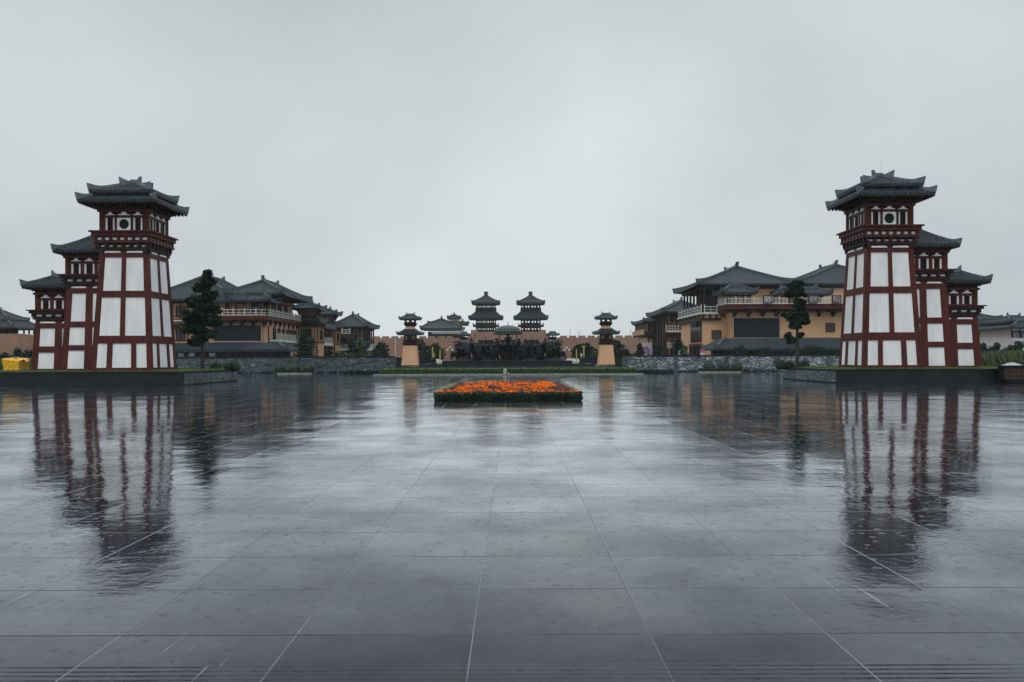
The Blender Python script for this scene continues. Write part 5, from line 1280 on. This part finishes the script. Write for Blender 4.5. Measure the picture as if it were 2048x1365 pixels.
for (p, q) in gates:
    a = MB(); a.box(X(p,252), X(q,252), 253.2, 253.5, 0, zga); gd = a.build('gate', 'dark', t)
    a = MB(); a.box(X(p,252)+.1, X(q,252)-.1, 252.6, 253.1, zga-.45, zga-.01); a.build('lintel', 'tile', gd)
def pagoda(label, px):
    D_ = 257; x = X(px, D_); k = D_/F; t = thing('gate_pagoda', label, 'pagoda', (x, D_, zg), 'twin gate pagodas')
    z = lambda py: Z(px, py, D_-3)
    def storey(h, z0, z1, nm, bal=0):
        a = MB()
        for sx in (-1, -.36, .36, 1):
            for sy in (-1, -.36, .36, 1):
                if abs(sx) == 1 or abs(sy) == 1: a.box(x+sx*h-.14, x+sx*h+.14, D_+sy*h-.14, D_+sy*h+.14, z0, z1)
        H = z1-z0
        for k2 in range(4):
            T = Tf(k2, x, D_); a.fbox(T, -h+.15, h-.15, h-.1, h+.1, z0, z0+H*.42); a.fbox(T, -h+.15, h-.15, h-.1, h+.1, z1-H*.22, z1-.003)
            for q in (-.68, 0, .68):
                a.fbox(T, q*h-.42, q*h+.02, h-.08, h+.08, z0+H*.42+.003, z1-H*.22-.003)
        s = a.build(nm, 'darkred', t)
        if bal:
            b_ = MB(); hb = h+bal; b_.box(x-hb, x+hb, D_-hb, D_+hb, z0+H*bal*.0-.22, z0-.01)
            for k2 in range(4):
                T = Tf(k2, x, D_); b_.fbox(T, -hb, hb-.1, hb-.08, hb, z0, z0+.30); b_.fbox(T, -hb, hb-.1, hb-.08, hb, z0+.5, z0+.62)
                for i in range(9): b_.fbox(T, -hb+i*2*(hb-.1)/9, -hb+.08+i*2*(hb-.1)/9, hb-.08, hb-.005, z0+.303, z0+.85)
            b_.build('balcony', 'darkred', s)
    storey(3.0, zg+.01, z(653.5), 'lower_storey')
    storey(2.95, z(652), z(637.5), 'middle_storey', 1.1)
    eavebox(t, x, D_, z(640), z(636.5), 3.2, 3.2, 4.3, 4.3)
    roof(t, x, D_, z(636), 5.35, 5.35, z(623), 3.0, 3.0, sag=.35, topridge=False, **{**FR, 'sp': .42, 'rr': .1, 'horn': .3, 'hornlen': .3, 'th': .5, 'lift': .1})
    storey(2.9, z(621.5), z(606.5), 'upper_storey', .35)
    eavebox(t, x, D_, z(609), z(606), 3.1, 3.1, 3.9, 3.9)
    roof(t, x, D_, z(605.5), 4.4, 4.4, z(591), .5, .4, sag=.3, topridge=False, **{**FR, 'sp': .42, 'rr': .1, 'horn': .3, 'hornlen': .3, 'th': .5, 'lift': .1})
    a = MB(); zz_ = Z(px,592,D_); a.box(x-.6, x+.6, D_-.5, D_+.5, zz_-.2, zz_+1.3); a.build('finial', 'tile', t)
pagoda('left twin pagoda with two tiled roofs on the gatehouse', 972.5)
pagoda('right twin pagoda with two tiled roofs on the gatehouse', 1061.5)
# palace left of the gate
t = thing('palace_hall', 'grey roofed palace with white terrace behind the wall left of the pagodas', 'building', (X(888,300), 300, 0))
PD = dict(FR); PD.update(sp=.6, rr=.14, horn=.5, rh=.4, rw=.4, th=.6)
wall(t, X(856,300), X(925,300), 300, 318, 0, Z(890,664,300), 'darkred'); a = MB(); a.box(X(864,298), X(928,298), 297, 300, Z(890,668,298), Z(890,665,298)); a.build('terrace', 'rail', t)
r_ = MB(); railing(r_, (X(866,298), 297.2), (X(928,298), 297.2), Z(890,665,298), .9, 2); r_.build('railing', 'rail', t)
beams(t, X(888,300), X(925,300), 300, Z(890,665,300), Z(890,659,300), 9, (), 'rail', .22)
roof(t, X(886,305), 305, Z(886,657,298), 7.6, 9, Z(886,648,303), 5.2, 4.5, sag=.2, topridge=False, **PD)
roof(t, X(883,305), 306, Z(883,648,303), 4.8, 4.6, Z(883,638.5,305), .1, .8, sag=.2, **PD)
a = MB(); px = 908; a.box(X(899,303), X(918,303), 303, 308, Z(px,660,303), Z(px,634,303)); a.build('turret_room', 'tan', t)
r_ = MB(); railing(r_, (X(898,302), 302.5), (X(919,302), 302.5), Z(px,642,302.5), .9, 1); r_.build('turret_railing', 'rail', t)
roof(t, X(908.5,305), 305.5, Z(px,636,303), 2.4, 3.2, Z(px,629.5,303), .05, .6, sag=.2, **{**PD, 'sp': .4, 'horn': .3})
roof(t, X(925,305), 306, Z(925,648,303), 2.2, 3.2, Z(925,643,303), .05, .6, sag=.2, **PD)

# flagpoles and lamps
for px, top, base, D_, lb in ((1140,658,672,264,'thin flagpole on the far wall left of the other, right of the pagodas'), (1157.5,661,672,264,'thin flagpole on the far wall, second right of the pagodas'), (1261.5,658,672,264,'thin flagpole on the far wall left of the right halls'), (1024.5,648,662,255,'thin pole on the gatehouse between the pagodas')):
    x = X(px, D_); z0 = Z(px, base+3, D_); a = MB(); a.tube([(x,D_,z0), (x,D_,Z(px,top,D_))], [.09,.03], 5); a.tube([(x,D_,Z(px,top+1,D_)), (x+.3,D_,Z(px,top+6,D_))], .04, 4)
    tag(a.build('flagpole', 'iron', None, (x,D_,z0)), lb, 'flagpole', 'flagpoles on the far wall')
for px, top, lb in ((900, 697, 'twin globe lamp post left of the bronze group'), (1133.5, 697, 'twin globe lamp post right of the bronze group')):
    D_ = 125; x = X(px, D_); zt_ = Z(px, top, D_); t = thing('lamp_post', lb, 'lamp post', (x, D_, 0), 'globe lamp posts')
    a = MB(); a.tube([(x,D_,0), (x,D_,zt_)], [.1,.05], 8); a.tube([(x-.35,D_,zt_-.5), (x+.35,D_,zt_-.5)], .03, 5); a.build('pole', 'iron', t)
    for sx in (-.35, 0, .35):
        a = MB(); zc = zt_-.25 if sx else zt_+.1; a.lathe(x+sx, D_, [(.04, zc-.2), (.13, zc-.08), (.14, zc+.05), (.06, zc+.17)], 8); a.build('lamp_globe', 'lampglass', t)
for px, top, lb in ((865.3, 694, 'yellow banner pole right of the left ochre tower'), (880.2, 699, 'shorter yellow banner pole left of the bronze group'), (1152.8, 698, 'shorter yellow banner pole right of the bronze group'), (1167.7, 691, 'yellow banner pole left of the right ochre tower')):
    D_ = 121; x = X(px, D_); zt_ = Z(px, top, D_); t = thing('banner_pole', lb, 'banner pole', (x, D_, 0), 'yellow banner poles')
    a = MB(); a.tube([(x,D_,0), (x,D_,zt_)], .04, 6); a.build('pole', 'iron', t); a = MB(); a.box(x-.09, x+.09, D_-.06, D_-.03, 1.2, zt_-.05); a.build('banner', 'banner', t)
for px, lb in ((867.3, 'white notice post right of the left ochre tower'), (1162.8, 'white notice post left of the right ochre tower')):
    D_ = 118.3; x = X(px, D_); t = thing('notice_post', lb, 'sign', (x, D_, 0)); a = MB(); a.box(x-.13, x+.13, D_, D_+.06, Z(px,716,D_), Z(px,707,D_)); a.build('board', 'banner' if px < 1000 else 'rail', t); a = MB(); a.box(x-.04, x+.04, D_+.07, D_+.12, 0, Z(px,708,D_)); a.build('post', 'iron', t)
x = X(791, 150); a = MB(); a.tube([(x,150,0), (x,150,Z(791,677,150))], [.12,.06], 6); tag(a.build('white_pole', 'rail', None, (x,150,0)), 'tall white pole left of the left ochre beacon tower', 'pole')
for px, D_, w_, lb in ((872, 124, 1.6, 'white car parked behind the left end of the bronze group'), (1149, 124, 1.4, 'white car parked behind the right end of the bronze group')):
    x = X(px, D_); t = thing('parked_car', lb, 'car', (x, D_, 0), 'cars parked far behind the bronze group'); z0 = .9
    a = MB(); a.hexa([(x-2,D_-.8,.4), (x+2,D_-.8,.4), (x+2,D_+.8,.4), (x-2,D_+.8,.4), (x-2,D_-.78,.95), (x+1.9,D_-.78,.95), (x+1.9,D_+.78,.95), (x-2,D_+.78,.95)]); a.hexa([(x-1.5,D_-.75,.953), (x+1.1,D_-.75,.953), (x+1.1,D_+.75,.953), (x-1.5,D_+.75,.953), (x-1.0,D_-.6,1.45), (x+.5,D_-.6,1.45), (x+.5,D_+.6,1.45), (x-1.0,D_+.6,1.45)]); a.build('body', 'rail', t)
    for sx in (-1.25, 1.25):
        for sy in (-.8, .8): a = MB(); a.tube([(x+sx,D_+sy-.1,.33), (x+sx,D_+sy+.1,.33)], .33, 12); a.build('wheel', 'dark', t)

# ------------------------------------------------------------------ far left platform and pavilion, far right villa
D_ = 150; t = thing('brick_platform', 'high brick platform wall at the far left behind the yellow tarp', 'wall', (X(0,D_), D_, 0))
a = MB(); n = 14; vs = []
zp = Z(20,668,D_); x0, x1 = X(-200,D_), X(70,D_)
a.box(x0, x1-3, D_, D_+30, 0, zp); a.hexa([(x1-2.99,D_,0), (x1+.6,D_+2,0), (x1+.6,D_+30,0), (x1-2.99,D_+30,0), (x1-2.99,D_,zp), (x1,D_+2,zp-.4), (x1,D_+30,zp-.4), (x1-2.99,D_+30,zp)]); a.build('wall_body', 'brick', t)
t = thing('pavilion', 'grey roofed open pavilion on the far left brick platform', 'pavilion', (X(-2,D_+6), D_+6, zp))
cx_ = X(-2,D_+6); cy_ = D_+6; a = MB()
for sx in (-1, -.5, -.1, .2, .55, .78, 1):
    for sy in (-1, 1): a.box(cx_+sx*4.4-.12, cx_+sx*4.4+.12, cy_+sy*4-.12, cy_+sy*4+.12, zp+.01, zp+1.9)
build_each(a, 'column', 'dark', t); a = MB(); a.box(cx_-4.2, cx_+2.4, cy_-2.2, cy_+2.2, zp+.01, zp+1.9); a.build('room', 'dark', t)
ze = Z(60,654.5,D_+1); roof(t, cx_, cy_, ze, 6.1, 5.6, ze+1.5, 3.6, 3.1, sag=.35, topridge=False, **{**FR, 'horn': .25}); ro = roof(t, cx_, cy_, ze+1.6, 3.9, 3.4, ze+3.5, .4, .02, sag=.25, **{**FR, 'horn': .25})
Vg = 'white walled houses at the far right'
def villa(label, px0, px1, D_, pyr, pye, pyb, rx, grp, white=True):
    x0, x1 = X(px0,D_), X(px1,D_); cx, w_ = (x0+x1)/2, (x1-x0)/2; t = thing('white_villa', label, 'building', (cx, D_, 0), grp)
    ze = Z(px1,pye,D_-1); zr_ = Z(px0,pyr,D_+4); zb = Z(px1,pyb,D_); pm = (px0+px1)/2
    b_ = wall(t, x0, x1, D_, D_+9, 0, zb, 'white'); wall(t, x0+.3, x1-.5, D_+.8, D_+9, zb+.003, ze, 'white', 'upper_wall')
    beams(t, x0+.3, x1-.5, D_+.8, zb, ze, 5, (zb+.8, ze-.5), 'dark', .14)
    a = MB(); r_ = MB(); railing(r_, (x0, D_+.1), (x1-.3, D_+.1), zb, .55, 1.3); r_.build('railing', 'darkred', t)
    a.box(x0-.05, x1+.05, D_-.06, D_, zb-.55, zb-.45); a.build('string_course', 'stone', t)
    window(b_, cx-1.7, cx-1.2, D_-.01, zb-2.3, zb-1.2, muntins=0, frame='dark'); window(b_, cx-3.3, cx-2.9, D_-.01, zb-2.3, zb-1.2, muntins=0, frame='dark')
    roof(t, cx, D_+4.5, ze, w_+1.1, 6, ze+.95, w_-1.1, 3.8, sag=.3, topridge=False, **{**FR, 'horn': .2}); roof(t, cx-.6, D_+4.5, ze+1.0, w_-.6, 4.1, zr_, max(.1, w_-2.6), .02, sag=.25, **{**FR, 'horn': .3})
villa('white walled villa with grey tiled roof right of the right gate tower', 1945, 2022, 132, 627, 650, 673, 0, Vg)
villa('dark roofed house at the right edge beyond the white villa', 2026, 2120, 120, 634, 655, 676, 0, Vg)
a = MB(); a.box(X(1950,100), X(2100,100), 100, 100.6, 0, Z(2000,708,100)); o = a.build('wall_body', 'stone'); o.location = (0,0,0); tag(o, 'low grey tile topped wall behind the tall grass at right', 'wall'); o.name = 'garden_wall'
a = MB(); a.box(X(-60,100), X(78,100), 100, 100.6, 0, Z(30,714,100)); o = a.build('garden_wall', 'stone'); tag(o, 'low grey wall behind the grass at the far left', 'wall')

# ------------------------------------------------------------------ yellow tarp, stone, crate
rng = random.Random(11)
Dt = 52.0; xa, xb = X(5,Dt), X(38,Dt); zb = .85; ht = Z(20,719.5,Dt)-zb
t = thing('covered_crate', 'crate wrapped in a crumpled yellow tarpaulin on the left plinth', 'crate', ((xa+xb)/2, Dt, zb))
n = 16; vs = []; fs = []
rings = [(0, .0), (.25, .03), (.5, .0), (.8, .04), (1.0, .06), (1.02, .0)]
cxm, hw_ = (xa+xb)/2, (xb-xa)/2; prof = [(1.0, 0), (.98, .25), (1.0, .5), (1.03, .75), (1.08, .93), (.98, 1.0), (.5, 1.05), (.02, 1.07)]
n = 40
for (r, h_) in prof:
    for k in range(n):
        an = 2*math.pi*k/n; c, s = math.cos(an), math.sin(an); q = 1/max(abs(c), abs(s))**.85
        w1 = rng.uniform(-.03,.03)+.03*math.sin(k*2.3)*(1-h_*.5); vs.append((cxm+c*q*hw_*(r+w1), Dt+.6+s*q*.6*(r+w1), zb+.004+ht*h_*(1+rng.uniform(-.02,.02))+(.0 if h_ < .9 else .06*math.sin(an*2))))
for j in range(len(prof)-1):
    for k in range(n): fs.append((j*n+k, j*n+(k+1)%n, (j+1)*n+(k+1)%n, (j+1)*n+k))
a = MB(); a.add(vs, fs); a.build('tarpaulin', 'tarp', t, recalc=True)
a = MB(); vs = []; fs = []
for i in range(6):
    for j in range(4): vs.append((xb-.1+.42*i/5, Dt+.2+.5*j/3, zb+ht*.98-.10*(i/5)**2-.05*math.sin(i*1.4+j)))
for i in range(5):
    for j in range(3): q = i*4+j; fs.append((q, q+1, q+5, q+4))
a.add(vs, fs); o = a.build('tarpaulin_flap', 'tarp', t, recalc=False); sm = o.modifiers.new('thick', 'SOLIDIFY'); sm.thickness = .015
def rock(label, x, y, z, r, seed, m='stone'):
    rg = random.Random(seed); a = MB(); n = 10; pr = [(.75,0), (1,.3), (.85,.7), (.5,1.0), (.1,1.1)]; vs = []; fs = []
    for (q, h_) in pr:
        for k in range(n): rr_ = r*q*rg.uniform(.8,1.15); vs.append((x+rr_*math.cos(2*math.pi*k/n), y+rr_*math.sin(2*math.pi*k/n), z+h_*r*1.3*rg.uniform(.95,1.05)))
    for j in range(len(pr)-1):
        for k in range(n): fs.append((j*n+k, j*n+(k+1)%n, (j+1)*n+(k+1)%n, (j+1)*n+k))
    fs += [tuple(range(n))[::-1], tuple((len(pr)-1)*n+k for k in range(n))]; a.add(vs, fs); tag(a.build('rock', m, None, (x,y,z)), label, 'rock')
rock('small brown grey rock right of the yellow tarp', X(45,52.5), 52.5, .85, .17, 4)
Dc = 47.6; x0, x1 = X(2010,Dc), X(2052,Dc)
t = thing('slatted_crate', 'dark slatted wooden crate against the right plinth at the right edge', 'crate', ((x0+x1)/2, Dc, 0))
a = MB(); a.box(x0+.04, x1-.04, Dc+.05, Dc+.75, .12, .98); a.build('crate_core', 'dark', t); a = MB()
for i in range(9): xx = x0+(x1-x0)*i/8; a.box(xx-.03, xx+.03, Dc, Dc+.04, .25, .82)
for zz_ in (.25, .54, .80): a.box(x0, x1, Dc-.03, Dc-.003, zz_, zz_+.05)
a.build('slat', 'wood', t)
a = MB(); a.box(x0-.05, x1+.05, Dc-.05, Dc+.82, .984, 1.05); a.build('lid', 'dark', t)
a = MB(); vs = []; fs = []
for i in range(15):
    for j in range(8): u, v = i/14, j/7; vs.append((x0+.05+1.1*u, Dc+.05+.6*v, 1.055+.16*math.sin(math.pi*u)*math.sin(math.pi*v)*rng.uniform(.6,1.3)))
for i in range(14):
    for j in range(7): q = i*8+j; fs.append((q, q+1, q+9, q+8))
a.add(vs, fs); tag(a.build('plastic_sheet', 'plastic', None, (x0,Dc,1.05), recalc=False), 'crumpled pale plastic sheet on the slatted crate', 'plastic sheet')

# ------------------------------------------------------------------ rain haze
hz = MB(); hz.box(-200, 200, -30, 335, -1.2, 22)
m = bpy.data.materials.new('rain_haze'); m.use_nodes = True; nt_ = m.node_tree; nt_.nodes.remove(nt_.nodes['Principled BSDF'])
pv = nt_.nodes.new('ShaderNodeVolumePrincipled'); pv.inputs['Color'].default_value = (.86, .92, .95, 1); pv.inputs['Density'].default_value = .0002; pv.inputs['Anisotropy'].default_value = 0
nt_.links.new(pv.outputs[0], nt_.nodes['Material Output'].inputs['Volume'])
M['haze'] = m
o = hz.build('haze', 'haze'); o['kind'] = 'stuff'; tag(o, 'thin grey rain haze over the square', 'haze')
